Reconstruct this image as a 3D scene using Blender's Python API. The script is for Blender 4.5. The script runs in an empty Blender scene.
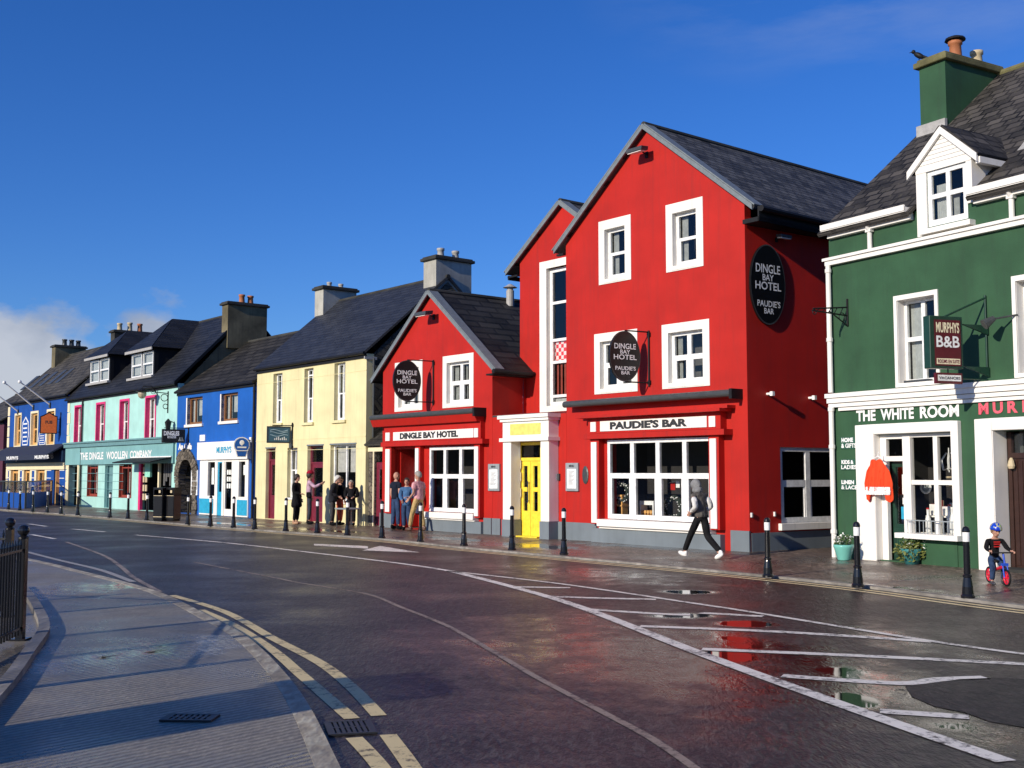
import bpy, bmesh, math, random
from mathutils import Vector, Matrix
from mathutils.geometry import tessellate_polygon
random.seed(7)
R_ = math.radians
D = bpy.data
sc = bpy.context.scene
COL = sc.collection

# ------------------------------------------------------------------ camera model
F_PX, HOR, EYE = 1130.0, 473.0, 1.90
TH = math.atan((HOR - 384) / F_PX)
def ray(px, py):
    x = (px - 512) / F_PX; y = (384 - py) / F_PX
    return Vector((x, math.cos(TH) - y * math.sin(TH), math.sin(TH) + y * math.cos(TH)))
RZ = .08                     # road level
def gnd(px, py, z=RZ):
    d = ray(px, py); t = (z - EYE) / d.z
    return Vector((d.x * t, d.y * t))
def hgt(yf, yh):            # height of something standing on the pavement
    return (EYE - .12) * (yf - yh) / (yf - HOR)

class Frame:                # street-front frame: x along the front (rightwards), y into the building, z up
    def __init__(s, P, u, base=.12):
        s.P = Vector(P); s.u = Vector(u).normalized(); s.i = Vector((-s.u.y, s.u.x)); s.base = base
        s.rz = math.atan2(s.u.y, s.u.x)
    def w(s, x, y, z=0): p = s.P + s.u * x + s.i * y; return Vector((p.x, p.y, z + s.base))
    def uv(s, px, py, y=0.):
        d = ray(px, py); o = s.P + s.i * y; t = o.dot(s.i) / Vector((d.x, d.y)).dot(s.i)
        p = Vector((d.x, d.y)) * t
        return (p - s.P).dot(s.u), EYE + d.z * t - s.base
def vdir(vx): d = ray(vx, HOR); return -Vector((d.x, d.y)).normalized()
ROW = Frame(gnd(750, 552, .12), vdir(-410))
GRN = Frame(gnd(930, 564.8, .12), vdir(-150))

# ------------------------------------------------------------------ materials
MATS = {}
def nt(m): m.use_nodes = True; return m.node_tree.nodes, m.node_tree.links
def base(name):
    m = D.materials.new(name); n, l = nt(m); return m, n, l, n['Principled BSDF']
def ramp(n, l, src, stops):
    r = n.new('ShaderNodeValToRGB'); el = r.color_ramp.elements
    el[0].position, el[0].color = stops[0][0], (*stops[0][1], 1); el[1].position, el[1].color = stops[-1][0], (*stops[-1][1], 1)
    for p, c in stops[1:-1]:
        e = el.new(p); e.color = (*c, 1)
    l.new(src, r.inputs[0]); return r.outputs[0]
def noise(n, l, scale, detail=4, vec=None, rough=.55):
    t = n.new('ShaderNodeTexNoise'); t.inputs['Scale'].default_value = scale; t.inputs['Detail'].default_value = detail
    t.inputs['Roughness'].default_value = rough
    if vec is not None: l.new(vec, t.inputs['Vector'])
    return t.outputs['Fac']
def coord(n, which='Object'):
    return n.new('ShaderNodeTexCoord').outputs[which]
def mapping(n, l, vec, sc_=(1, 1, 1), rot=(0, 0, 0)):
    m = n.new('ShaderNodeMapping'); m.inputs['Scale'].default_value = sc_; m.inputs['Rotation'].default_value = rot
    l.new(vec, m.inputs['Vector']); return m.outputs[0]
def mth(n, l, op, a, b=None, c=None, clamp=False):
    m = n.new('ShaderNodeMath'); m.operation = op; m.use_clamp = clamp
    for k, v in enumerate((a, b, c)):
        if v is None: continue
        if isinstance(v, (int, float)): m.inputs[k].default_value = v
        else: l.new(v, m.inputs[k])
    return m.outputs[0]
def mixc(n, l, fac, a, b, mode='MIX'):
    m = n.new('ShaderNodeMix'); m.data_type = 'RGBA'; m.blend_type = mode
    for k, v in ((0, fac), (6, a), (7, b)):
        if isinstance(v, (int, float)): m.inputs[k].default_value = v
        elif isinstance(v, tuple): m.inputs[k].default_value = (*v, 1)
        else: l.new(v, m.inputs[k])
    return m.outputs[2]
def bump(n, l, b, h, dist, strength=.5):
    u = n.new('ShaderNodeBump'); u.inputs['Distance'].default_value = dist; u.inputs['Strength'].default_value = strength
    l.new(h, u.inputs['Height']); l.new(u.outputs[0], b.inputs['Normal'])

def paint(name, c, rough=.55, var=.10, grain=.004, stain=.0, spec=.25):
    if name in MATS: return MATS[name]
    m, n, l, b = base(name); v = coord(n)
    f = noise(n, l, 1.1, 5, v)
    lo = tuple(x * (1 - var * 1.5) for x in c); hi = tuple(min(1, x * (1 + var)) for x in c)
    cc = ramp(n, l, f, [(.3, lo), (.7, hi)])
    if stain:
        s = noise(n, l, 1.0, 7, mapping(n, l, v, (6, 6, .5)), .62)
        sm = mth(n, l, 'MULTIPLY', ramp(n, l, s, [(.50, (0, 0, 0)), (.72, (1, 1, 1))]), stain)
        cc = mixc(n, l, sm, cc, tuple(x * .45 + .015 for x in c))
    l.new(cc, b.inputs['Base Color']); b.inputs['Roughness'].default_value = rough
    b.inputs['Specular IOR Level'].default_value = spec
    if grain: bump(n, l, b, noise(n, l, 55, 3, v), grain, .6)
    MATS[name] = m; return m
def plain(name, c, rough=.5, metal=0., spec=.5):
    if name in MATS: return MATS[name]
    m, n, l, b = base(name)
    f = noise(n, l, 9, 3, coord(n)); lo = tuple(x * .88 for x in c); hi = tuple(min(1, x * 1.1) for x in c)
    l.new(ramp(n, l, f, [(.35, lo), (.65, hi)]), b.inputs['Base Color'])
    b.inputs['Roughness'].default_value = rough; b.inputs['Metallic'].default_value = metal
    b.inputs['Specular IOR Level'].default_value = spec
    MATS[name] = m; return m
def slate(name, c1, c2, w=.3, h=.2, rough=.5, gap=.012, lichen=0.):
    m, n, l, b = base(name); uv = coord(n, 'UV')
    t = n.new('ShaderNodeTexBrick'); l.new(uv, t.inputs['Vector'])
    t.inputs['Scale'].default_value = 1; t.inputs['Brick Width'].default_value = w; t.inputs['Row Height'].default_value = h
    t.inputs['Mortar Size'].default_value = gap; t.inputs['Mortar Smooth'].default_value = .2; t.inputs['Bias'].default_value = 0
    t.inputs['Color1'].default_value = (*c1, 1); t.inputs['Color2'].default_value = (*c2, 1)
    t.inputs['Mortar'].default_value = (*(x * .35 for x in c1), 1)
    f = noise(n, l, 1.3, 6, uv)
    cc = mixc(n, l, mth(n, l, 'MULTIPLY', ramp(n, l, f, [(.4, (0, 0, 0)), (.7, (1, 1, 1))]), .28), t.outputs['Color'], tuple(x * 1.7 + .004 for x in c2))
    if lichen:
        g = noise(n, l, 7, 5, uv)
        cc = mixc(n, l, mth(n, l, 'MULTIPLY', ramp(n, l, g, [(.58, (0, 0, 0)), (.68, (1, 1, 1))]), lichen), cc, (.13, .12, .08))
    l.new(cc, b.inputs['Base Color'])
    l.new(mth(n, l, 'ADD', mth(n, l, 'MULTIPLY', noise(n, l, 5, 3, uv), .25), rough - .1), b.inputs['Roughness'])
    b.inputs['Specular IOR Level'].default_value = .3
    # courses step like overlapping slates
    sx = n.new('ShaderNodeSeparateXYZ'); l.new(uv, sx.inputs[0])
    saw = mth(n, l, 'FRACT', mth(n, l, 'DIVIDE', sx.outputs[1], h))
    hh = mth(n, l, 'ADD', mth(n, l, 'MULTIPLY', saw, -.7), mth(n, l, 'MULTIPLY', t.outputs['Fac'], -.6))
    hh = mth(n, l, 'ADD', hh, mth(n, l, 'MULTIPLY', noise(n, l, 6, 2, uv), .5))
    bump(n, l, b, hh, .026, 1.0)
    MATS[name] = m; return m
def stonework(name, cols, scale=3.2, vec=(1, 1, 1.6)):
    m, n, l, b = base(name); v = mapping(n, l, coord(n), vec)
    vo = n.new('ShaderNodeTexVoronoi'); vo.inputs['Scale'].default_value = scale; l.new(v, vo.inputs['Vector'])
    ve = n.new('ShaderNodeTexVoronoi'); ve.feature = 'DISTANCE_TO_EDGE'; ve.inputs['Scale'].default_value = scale; l.new(v, ve.inputs['Vector'])
    sx = n.new('ShaderNodeSeparateColor'); l.new(vo.outputs['Color'], sx.inputs[0])
    c = ramp(n, l, sx.outputs[0], [(0, cols[0]), (.5, cols[1]), (1, cols[2])])
    c = mixc(n, l, .5, c, ramp(n, l, noise(n, l, 14, 5, v), [(.3, (.02, .02, .018)), (.7, cols[2])]))
    e = ramp(n, l, ve.outputs['Distance'], [(.0, (0, 0, 0)), (.08, (1, 1, 1))])
    l.new(mixc(n, l, e, tuple(x * .5 for x in cols[0]), c), b.inputs['Base Color']); b.inputs['Roughness'].default_value = .9
    bump(n, l, b, mth(n, l, 'ADD', e, noise(n, l, 20, 4, v)), .03, .8)
    MATS[name] = m; return m
def glass(name, tint, refl=1.0, rough=.02):
    m, n, l, b = base(name); n.remove(b); o = n['Material Output']
    tr = n.new('ShaderNodeBsdfTransparent'); tr.inputs[0].default_value = (*tint, 1)
    gl = n.new('ShaderNodeBsdfGlossy'); gl.inputs['Roughness'].default_value = rough; gl.inputs[0].default_value = (.95, .97, 1, 1)
    fr = n.new('ShaderNodeFresnel'); fr.inputs[0].default_value = 1.5
    bp = n.new('ShaderNodeBump'); bp.inputs['Distance'].default_value = .004; bp.inputs['Strength'].default_value = .35
    l.new(noise(n, l, 1.6, 1, coord(n)), bp.inputs['Height']); l.new(bp.outputs[0], gl.inputs['Normal'])
    mx = n.new('ShaderNodeMixShader'); l.new(mth(n, l, 'MULTIPLY', fr.outputs[0], refl, clamp=True), mx.inputs[0])
    l.new(tr.outputs[0], mx.inputs[1]); l.new(gl.outputs[0], mx.inputs[2]); l.new(mx.outputs[0], o.inputs[0])
    MATS[name] = m; return m

RED = paint('red_render', (.45, .016, .010), .6, .09, .004, .38)
GREEN = paint('green_render', (.034, .093, .045), .65, .14, .004, .40)
CREAM = paint('cream_render', (.74, .66, .37), .7, .08, .004, .30)
BLUE = paint('blue_render', (.012, .105, .42), .6, .10, .004, .2)
PUBBLUE = paint('pub_blue', (.012, .075, .33), .55, .10, .003, .1)
MINT = paint('mint_render', (.39, .66, .60), .65, .08, .004, .2)
WHITE = paint('white_paint', (.84, .81, .75), .45, .05, 0, .14)
WHITER = paint('white_render', (.82, .79, .72), .6, .06, .002, .25)
PVC = plain('white_pvc', (.82, .82, .80), .3)
IVORY = paint('ivory_paint', (.80, .70, .46), .6, .04, .002, .1)
GREY = paint('grey_plinth', (.17, .20, .22), .6, .10, .003, .2)
VERGE = plain('grey_verge_metal', (.28, .31, .32), .45); BARGE = plain('grey_bargeboard', (.17, .195, .205), .5)
DGREY = plain('dark_grey_metal', (.055, .06, .06), .4)
BLACK = plain('black_paint', (.012, .012, .013), .55, 0, .25)
GLOSSB = plain('black_gloss', (.010, .010, .011), .18)
SIGNB = plain('sign_black', (.006, .006, .006), .3)
LETW = plain('lettering_white', (.85, .85, .82), .4)
LETD = plain('lettering_dark', (.03, .03, .03), .5)
YELLOW = plain('yellow_paint', (.90, .66, .05), .35)
MAROON = plain('maroon_paint', (.17, .016, .035), .4)
PINK = plain('magenta_paint', (.70, .03, .17), .45)
BROWN = plain('brown_wood', (.24, .10, .03), .45)
TAN = plain('tan_wood', (.72, .40, .13), .45)
REDWOOD = plain('redwood_frame', (.30, .055, .035), .5)
TEAL = plain('teal_grey_paint', (.14, .28, .29), .5)
SKYB = plain('sky_blue_paint', (.03, .36, .56), .35)
DARK = plain('interior_shade', (.022, .020, .019), .9)  # near-black colour standing for the shade of unlit rooms
DIM = plain('interior_half_shade', (.10, .09, .08), .9)  # same painted room shade, a little lighter
CURT = plain('net_curtain', (.42, .42, .40), .9)
DOORG = plain('dark_green_paint', (.012, .045, .028), .35)
DOORW = plain('dark_wood_door', (.035, .014, .010), .4)
GLASS = glass('window_glass', (.88, .92, .93), 1.0)
SHOPG = glass('shop_glass', (.94, .95, .95), .8)
SL_HOTEL = slate('hotel_slate', (.016, .016, .017), (.105, .102, .098), .32, .21, .7, .022)
SL_DARK = slate('dark_slate', (.010, .009, .008), (.040, .037, .033), .9, .34, .7, .05)
SL_SMOOTH = slate('smooth_slate', (.020, .022, .028), (.034, .037, .045), .6, .2, .5, .012)
SL_OLD = slate('old_slate', (.028, .026, .022), (.085, .076, .062), .4, .3, .65, .025, .6)
SL_BIG = slate('scalloped_slate', (.014, .013, .012), (.090, .080, .070), .38, .27, .7, .03, .4)
SL_BLACK = slate('black_slate', (.011, .012, .014), (.024, .025, .028), .9, .22, .5, .02)
STONE = stonework('rubble_stone', [(.05, .04, .03), (.13, .11, .085), (.24, .20, .15)])
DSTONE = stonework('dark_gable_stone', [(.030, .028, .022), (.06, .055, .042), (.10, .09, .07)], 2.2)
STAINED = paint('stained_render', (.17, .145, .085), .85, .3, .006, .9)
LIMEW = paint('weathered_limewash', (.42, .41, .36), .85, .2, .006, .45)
CAPC = paint('mossy_concrete', (.16, .15, .07), .9, .4, .01, .5)
CAPD = paint('dark_concrete', (.05, .05, .045), .9, .3, .01, .3)
TERRA = plain('terracotta', (.42, .15, .06), .7)
BUFF = plain('buff_clay', (.55, .45, .28), .7)
LEAD = plain('lead_flashing', (.38, .37, .35), .6)
REDDOOR = plain('red_gloss', (.42, .02, .015), .3)

# ------------------------------------------------------------------ mesh builder
CUR = [0.0]                       # x offset of the building being built (local frame origin)
class MB:
    def __init__(s): s.v = []; s.f = []; s.uv = {}
    def face(s, pts, uv=None):
        k = len(s.v); s.v += [tuple(p) for p in pts]; s.f.append(tuple(range(k, k + len(pts))))
        if uv: s.uv[len(s.f) - 1] = uv
        return s
    def mesh(s, vs, fs):
        k = len(s.v); s.v += [tuple(p) for p in vs]; s.f += [tuple(i + k for i in f) for f in fs]; return s
    def box(s, x0, x1, y0, y1, z0, z1):
        x0, x1 = sorted((x0, x1)); y0, y1 = sorted((y0, y1)); z0, z1 = sorted((z0, z1))
        vs = [(x, y, z) for z in (z0, z1) for y in (y0, y1) for x in (x0, x1)]
        return s.mesh(vs, [(0, 2, 3, 1), (4, 5, 7, 6), (0, 1, 5, 4), (2, 6, 7, 3), (0, 4, 6, 2), (1, 3, 7, 5)])
    def prism(s, poly, d):         # planar polygon extruded by vector d
        n = len(poly); d = Vector(d); a = [Vector(p) for p in poly]; b = [p + d for p in a]
        return s.mesh(a + b, [tuple(range(n))[::-1], tuple(range(n, 2 * n))] + [(i, (i + 1) % n, n + (i + 1) % n, n + i) for i in range(n)])
    def tube(s, p0, p1, r0, r1=None, n=10, caps=True):
        r1 = r0 if r1 is None else r1; p0 = Vector(p0); p1 = Vector(p1); d = (p1 - p0).normalized()
        a = d.orthogonal().normalized(); b = d.cross(a); vs = []
        for p, r in ((p0, r0), (p1, r1)):
            for k in range(n):
                t = 2 * math.pi * k / n; vs.append(p + a * (r * math.cos(t)) + b * (r * math.sin(t)))
        fs = [(k, (k + 1) % n, n + (k + 1) % n, n + k) for k in range(n)]
        if caps: fs += [tuple(range(n))[::-1], tuple(range(n, 2 * n))]
        return s.mesh(vs, fs)
    def path(s, pts, r, n=8):
        for a, b in zip(pts, pts[1:]): s.tube(a, b, r, r, n)
        return s
    def lathe(s, prof, c=(0, 0, 0), n=16):   # prof: (radius, z)
        vs = []; fs = []
        for r, z in prof:
            for k in range(n):
                t = 2 * math.pi * k / n; vs.append((c[0] + r * math.cos(t), c[1] + r * math.sin(t), c[2] + z))
        for j in range(len(prof) - 1):
            for k in range(n): fs.append((j * n + k, j * n + (k + 1) % n, (j + 1) * n + (k + 1) % n, (j + 1) * n + k))
        fs += [tuple(range(n))[::-1], tuple(range((len(prof) - 1) * n, len(prof) * n))]
        return s.mesh(vs, fs)
    def ball(s, c, r, n=12, m=8, sc_=(1, 1, 1)):
        return s.mesh(*sphere(c, r, n, m, sc_))
    def torus(s, c, ax, R, r, n=28, m=8):
        ax = Vector(ax).normalized(); a = ax.orthogonal().normalized(); b = ax.cross(a); c = Vector(c); vs = []; fs = []
        for i in range(n):
            t = 2 * math.pi * i / n; d = a * math.cos(t) + b * math.sin(t)
            for j in range(m):
                q = 2 * math.pi * j / m; vs.append(c + d * (R + r * math.cos(q)) + ax * (r * math.sin(q)))
        for i in range(n):
            for j in range(m): fs.append((i * m + j, ((i + 1) % n) * m + j, ((i + 1) % n) * m + (j + 1) % m, i * m + (j + 1) % m))
        return s.mesh(vs, fs)
    def slab(s, q, t=.07):         # roof slope: q = eave left, eave right, ridge right, ridge left; slate UVs in metres
        q = [Vector(p) for p in q]; ex = (q[1] - q[0]).normalized(); nn = (q[1] - q[0]).cross(q[-1] - q[0]).normalized()
        if nn.z < 0: nn = -nn
        ey = nn.cross(ex)
        top = [p + nn * t for p in q]
        s.face(top, [((p - q[0]).dot(ex), (p - q[0]).dot(ey)) for p in q])
        s.face(q[::-1])
        for i in range(len(q)):
            j = (i + 1) % len(q); s.face([q[i], q[j], top[j], top[i]])
        return s
    def build(s, name, mat, par=None, xf=None, label=None, smooth=False, ox=None, bevel=0):
        me = D.meshes.new(name); ox = CUR[0] if ox is None else ox
        me.from_pydata([(v[0] - ox, v[1], v[2]) for v in s.v], [], s.f)
        if s.uv:
            u = me.uv_layers.new(name='UVMap')
            for i, uv in s.uv.items():
                for k, li in enumerate(me.polygons[i].loop_indices): u.data[li].uv = uv[k]
        bm = bmesh.new(); bm.from_mesh(me)
        if not s.uv and len(s.f) > 1: bmesh.ops.recalc_face_normals(bm, faces=bm.faces)
        if bevel:
            bmesh.ops.remove_doubles(bm, verts=bm.verts, dist=1e-4)
            bmesh.ops.bevel(bm, geom=bm.edges[:], offset=bevel, segments=1, affect='EDGES', clamp_overlap=True)
        bm.to_mesh(me); bm.free()
        if smooth:
            for p in me.polygons: p.use_smooth = True
        if mat: me.materials.append(mat)
        o = D.objects.new(name, me); COL.objects.link(o)
        if par: o.parent = par
        if xf: o.location = xf[0]; o.rotation_euler = (0, 0, xf[1])
        if label: o['label'] = label
        return o
def sphere(c, r, n=12, m=8, sc_=(1, 1, 1)):
    vs = [(c[0], c[1], c[2] - r * sc_[2])]; fs = []
    for j in range(1, m):
        p = -math.pi / 2 + math.pi * j / m
        for k in range(n):
            t = 2 * math.pi * k / n
            vs.append((c[0] + r * sc_[0] * math.cos(p) * math.cos(t), c[1] + r * sc_[1] * math.cos(p) * math.sin(t), c[2] + r * sc_[2] * math.sin(p)))
    vs.append((c[0], c[1], c[2] + r * sc_[2])); e = len(vs) - 1
    for k in range(n):
        fs.append((0, 1 + (k + 1) % n, 1 + k)); fs.append((e, 1 + (m - 2) * n + k, 1 + (m - 2) * n + (k + 1) % n))
    for j in range(m - 2):
        for k in range(n):
            a = 1 + j * n; fs.append((a + k, a + (k + 1) % n, a + n + (k + 1) % n, a + n + k))
    return vs, fs
def B(*a): return MB().box(*a)
def SH(x0, x1, y, z0, z1): return MB().face([(x0, y, z0), (x1, y, z0), (x1, y, z1), (x0, y, z1)])   # one sheet of glass
def tag(o, label=None, cat=None, group=None, kind=None):
    for k, v in (('label', label), ('category', cat), ('group', group), ('kind', kind)):
        if v: o[k] = v
    return o
def thing(name, label, cat, loc=(0, 0, 0), rz=0, group=None):
    o = D.objects.new(name, None); COL.objects.link(o); o.location = loc; o.rotation_euler = (0, 0, rz)
    o.empty_display_size = .3
    return tag(o, label, cat, group)
def fthing(name, label, cat, fr, x, y=0, z=0, group=None):   # thing placed in a street-front frame; local x stays frame x
    CUR[0] = 0
    t = thing(name, label, cat, fr.w(x, y, z), fr.rz, group); return t
def dup(root, loc, rz=None, label=None):
    r = root.copy(); COL.objects.link(r); r.location = loc
    if rz is not None: r.rotation_euler = (0, 0, rz)
    if label: r['label'] = label
    for ch in list(root.children):
        c = ch.copy(); COL.objects.link(c); c.parent = r
        for g in list(ch.children):
            e = g.copy(); COL.objects.link(e); e.parent = c
    return r

# ------------------------------------------------------------------ building pieces
def wallmesh(mb, outline, holes, y=0., depth=.2, edge=True):
    loops = [[Vector((x, z, 0)) for x, z in outline]]
    for h in holes:
        if len(h) == 4 and not isinstance(h[0], tuple):
            x0, x1, z0, z1 = h; h = [(x0, z0), (x1, z0), (x1, z1), (x0, z1)]
        loops.append([Vector((x, z, 0)) for x, z in h])
    flat = [p for lp in loops for p in lp]
    tris = tessellate_polygon(loops); fs = []
    for t in tris:
        a, b, c = (flat[i] for i in t)
        fs.append(tuple(t) if (b - a).cross(c - a).z > 0 else tuple(t)[::-1])
    mb.mesh([(p.x, y, p.y) for p in flat], fs)
    for k, lp in enumerate(loops):
        if k == 0 and not edge: continue
        n = len(lp)
        for i in range(n):
            a, b = lp[i], lp[(i + 1) % n]
            mb.face([(a.x, y, a.y), (b.x, y, b.y), (b.x, y + depth, b.y), (a.x, y + depth, a.y)])
    return mb
def win(par, x0, x1, z0, z1, y=.12, fw=.06, cols=(), rails=(.5,), mat=None, gl=None, bar=.05, sill=None, sillmat=None,
        band=None, bandmat=None, curtain=None, back=True, xf=None, name='window', fd=.07, lower=True, depth=.55, label=None, backmat=None):
    mat = mat or PVC; gl = gl or GLASS
    m = MB(); ya, yb = y, y + fd; W = x1 - x0; H = z1 - z0
    m.box(x0, x0 + fw, ya, yb, z0, z1).box(x1 - fw, x1, ya, yb, z0, z1)
    m.box(x0 + fw, x1 - fw, ya, yb, z1 - fw, z1).box(x0 + fw, x1 - fw, ya, yb, z0, z0 + fw * 1.3)
    cs = [x0 + c * W for c in cols]; edges = [x0 + fw] + [e for c in cs for e in (c - bar / 2, c + bar / 2)] + [x1 - fw]
    for c in cs: m.box(c - bar / 2, c + bar / 2, ya + .004, yb - .004, z0 + fw, z1 - fw)
    for r in rails:
        zr = z0 + r * H
        for k in range(0, len(edges), 2): m.box(edges[k], edges[k + 1], ya + .008, yb - .008, zr - bar * .5, zr + bar * .5)
    if lower and rails:            # heavier stiles and horns of the lower sash
        zr = z0 + rails[0] * H
        for k in range(0, len(edges), 2):
            m.box(edges[k], edges[k] + .05, ya + .012, yb - .002, z0 + fw, zr - bar * .5)
            m.box(edges[k + 1] - .05, edges[k + 1], ya + .012, yb - .002, z0 + fw, zr - bar * .5)
    w = m.build(name, mat, par, xf, label)
    SH(x0 + fw * .5, x1 - fw * .5, ya + .038, z0 + fw * .5, z1 - fw * .5).build('pane', gl, w)
    if back:  # shallow box close behind the glass, its colour painted as room shade
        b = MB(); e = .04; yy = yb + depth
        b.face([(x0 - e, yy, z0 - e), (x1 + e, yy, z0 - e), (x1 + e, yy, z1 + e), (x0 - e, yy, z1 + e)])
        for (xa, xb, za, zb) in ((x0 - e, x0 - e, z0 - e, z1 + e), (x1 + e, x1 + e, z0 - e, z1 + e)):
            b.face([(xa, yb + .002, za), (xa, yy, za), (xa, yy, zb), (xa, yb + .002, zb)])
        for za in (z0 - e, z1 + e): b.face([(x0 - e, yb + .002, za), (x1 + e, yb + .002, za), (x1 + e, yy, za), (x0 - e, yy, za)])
        b.build('shade_backing', backmat or DARK, w)
    if curtain:                    # list of (x fraction 0..1, z fraction) rects of cloth, gently pleated
        for (fa, fb, ga, gb) in curtain:
            c = MB(); k = 14; xa, xb = x0 + fw + fa * (W - 2 * fw), x0 + fw + fb * (W - 2 * fw)
            za, zb = z0 + fw + ga * (H - 2 * fw), z0 + fw + gb * (H - 2 * fw)
            for i in range(k):
                p, q = xa + (xb - xa) * i / k, xa + (xb - xa) * (i + 1) / k
                yp, yq = yb + .06 + .02 * (i % 2), yb + .06 + .02 * ((i + 1) % 2)
                c.face([(p, yp, za), (q, yq, za), (q, yq, zb), (p, yp, zb)])
            c.build('curtain', CURT, w)
    if sill:
        pj, h, ov = sill
        MB().box(x0 - ov, x1 + ov, -pj, y + .01, z0 - h, z0).build('sill', sillmat or WHITER, w, bevel=.008)
    if band:
        bl, bt, bb, pr = band; q = MB()
        e2 = .008; q.box(x0 - bl, x0 + e2, -pr, y - .001, z0 - bb, z1 + bt).box(x1 - e2, x1 + bl, -pr, y - .001, z0 - bb, z1 + bt)
        q.box(x0 + e2, x1 - e2, -pr, y - .001, z1 - e2, z1 + bt)
        if bb > 0: q.box(x0 + e2, x1 - e2, -pr, y - .001, z0 - bb, z0 + e2)
        q.build('surround', bandmat or WHITER, w)
    return w
_font = {}
def glyphs(s, off=.0):
    if (s, off) in _font: return _font[(s, off)]
    c = D.curves.new('lettering', 'FONT'); c.body = s; c.size = 1; c.offset = off; c.resolution_u = 3
    o = D.objects.new('lettering', c); COL.objects.link(o); bpy.context.view_layer.update()
    me = o.to_mesh(); vs = [tuple(v.co[:2]) for v in me.vertices]; fs = [tuple(p.vertices) for p in me.polygons]
    o.to_mesh_clear(); COL.objects.unlink(o); D.objects.remove(o); D.curves.remove(c)
    xs = [v[0] for v in vs]; ys = [v[1] for v in vs]
    x0, x1, y0, y1 = min(xs), max(xs), min(ys), max(ys)
    r = ([((x - x0) / (x1 - x0), (y - y0) / (y1 - y0)) for x, y in vs], fs); _font[(s, off)] = r; return r
def lettering(par, s, x0, x1, z0, z1, y, mat, fn=None, off=.015, name='lettering', slope=0., th=.012, xf=None, ox=None):
    vs, fs = glyphs(s, off); m = MB()
    fn = fn or (lambda a, c, d: (a, y - d * .3, c))
    for d in (th,):
        m.mesh([fn(x0 + a * (x1 - x0) + 0, z0 + b * (z1 - z0) + slope * a, d) for a, b in vs], fs)
    return m.build(name, mat, par, xf, ox=ox)
def shell(par, x0, x1, zl, zr, depth, ridge=None, mat=None, name='side_wall'):
    # side walls and back of a street-parallel house; ridge=(y,z)
    for x, nm in ((x0, name), (x1, name)):
        p = [(x, .3, -.2), (x, depth, -.2), (x, depth, zl)] + ([(x, ridge[0], ridge[1])] if ridge else []) + [(x, .3, zl)]
        MB().prism(p, (.12 if x == x0 else -.12, 0, 0)).build(nm, mat, par)
    B(x0 + .12, x1 - .12, depth - .15, depth - .02, -.2, zl).build('back_wall', mat, par)
def house_roof(par, x0, x1, ze, yr, zr, depth, mat, ov=.22, xo=.05, gut=None, t=.08):
    k = (zr - ze) / yr; m = MB()
    m.slab([(x0 - xo, -ov, ze - k * ov), (x1 + xo, -ov, ze - k * ov), (x1 + xo, yr, zr), (x0 - xo, yr, zr)], t)
    kb = (zr - ze) / (depth - yr)
    m.slab([(x1 + xo, depth + ov, ze - kb * ov), (x0 - xo, depth + ov, ze - kb * ov), (x0 - xo, yr, zr), (x1 + xo, yr, zr)], t)
    r = m.build('roof', mat, par)
    MB().tube((x0 - xo, yr, zr + t * .7), (x1 + xo, yr, zr + t * .7), .09, n=8).build('ridge_tiles', CAPD, r)
    if gut:
        g = MB(); yy, zz = -ov - .05, ze - k * ov - .0
        g.tube((x0 - xo, yy, zz), (x1 + xo, yy, zz), .06, n=8); g.box(x0, x1, -.05, -.001, ze - k * ov - .16, ze - .02)
        g.build('gutter', gut, par)
    return r
def chimney(par, x0, x1, y0, y1, zb, zt, mat, capmat, pots, potmat, cap=.16, flash=True, extra=None):
    c = B(x0, x1, y0, y1, zb, zt - cap).build('chimney', mat, par)
    m = MB().box(x0 - .10, x1 + .10, y0 - .10, y1 + .10, zt - cap, zt - cap * .35).box(x0 - .04, x1 + .04, y0 - .04, y1 + .04, zt - cap * .35, zt)
    m.build('chimney_cap', capmat, c, bevel=.015)
    xm = (x0 + x1) / 2
    for k, (f, h, r) in enumerate(pots):
        y = y0 + f * (y1 - y0)
        MB().lathe([(r * 1.05, 0), (r * 1.05, .05), (r, .08), (r * .88, h - .1), (r * 1.1, h - .08), (r * 1.1, h), (r * .8, h), (r * .75, h - .2)], (xm, y, zt - .01), 14).build('chimney_pot', potmat[k % len(potmat)], c, smooth=True)

    return c
def gable_roof(par, xa, za, xl, zl, xr, zr, yf, L, mat, trim=True, t=.09, boardmat=None):
    m = MB()
    m.slab([(xl, L, zl), (xl, yf, zl), (xa, yf, za), (xa, L, za)], t)
    m.slab([(xr, yf, zr), (xr, L, zr), (xa, L, za), (xa, yf, za)], t)
    r = m.build('roof', mat, par)
    MB().tube((xa, yf, za + t), (xa, L, za + t), .09, n=8).build('ridge_tiles', CAPD, r)
    if trim:
        bm_ = boardmat or BARGE; q = MB(); h = .20
        for (xe, ze) in ((xl, zl), (xr, zr)):
            q.prism([(xe, yf - .045, ze - h * .10), (xa, yf - .045, za - h * .10), (xa, yf - .045, za + t + .02), (xe, yf - .045, ze + t + .02)], (0, .05, 0))
            d = 1 if xe < xa else -1     # flat verge flashing lying on the slates
            n_ = Vector((-(za - ze), 0, (xa - xe))); n_ = n_.normalized(); n_ = n_ if n_.z > 0 else -n_
            p = [Vector((xe, yf - .045, ze)), Vector((xa, yf - .045, za)), Vector((xa, yf + .30, za)), Vector((xe, yf + .30, ze))]
            q.prism([v + n_ * (t + .004) for v in p], n_ * .03)
        q.build('verge_trim', bm_, r)
    return r
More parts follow.
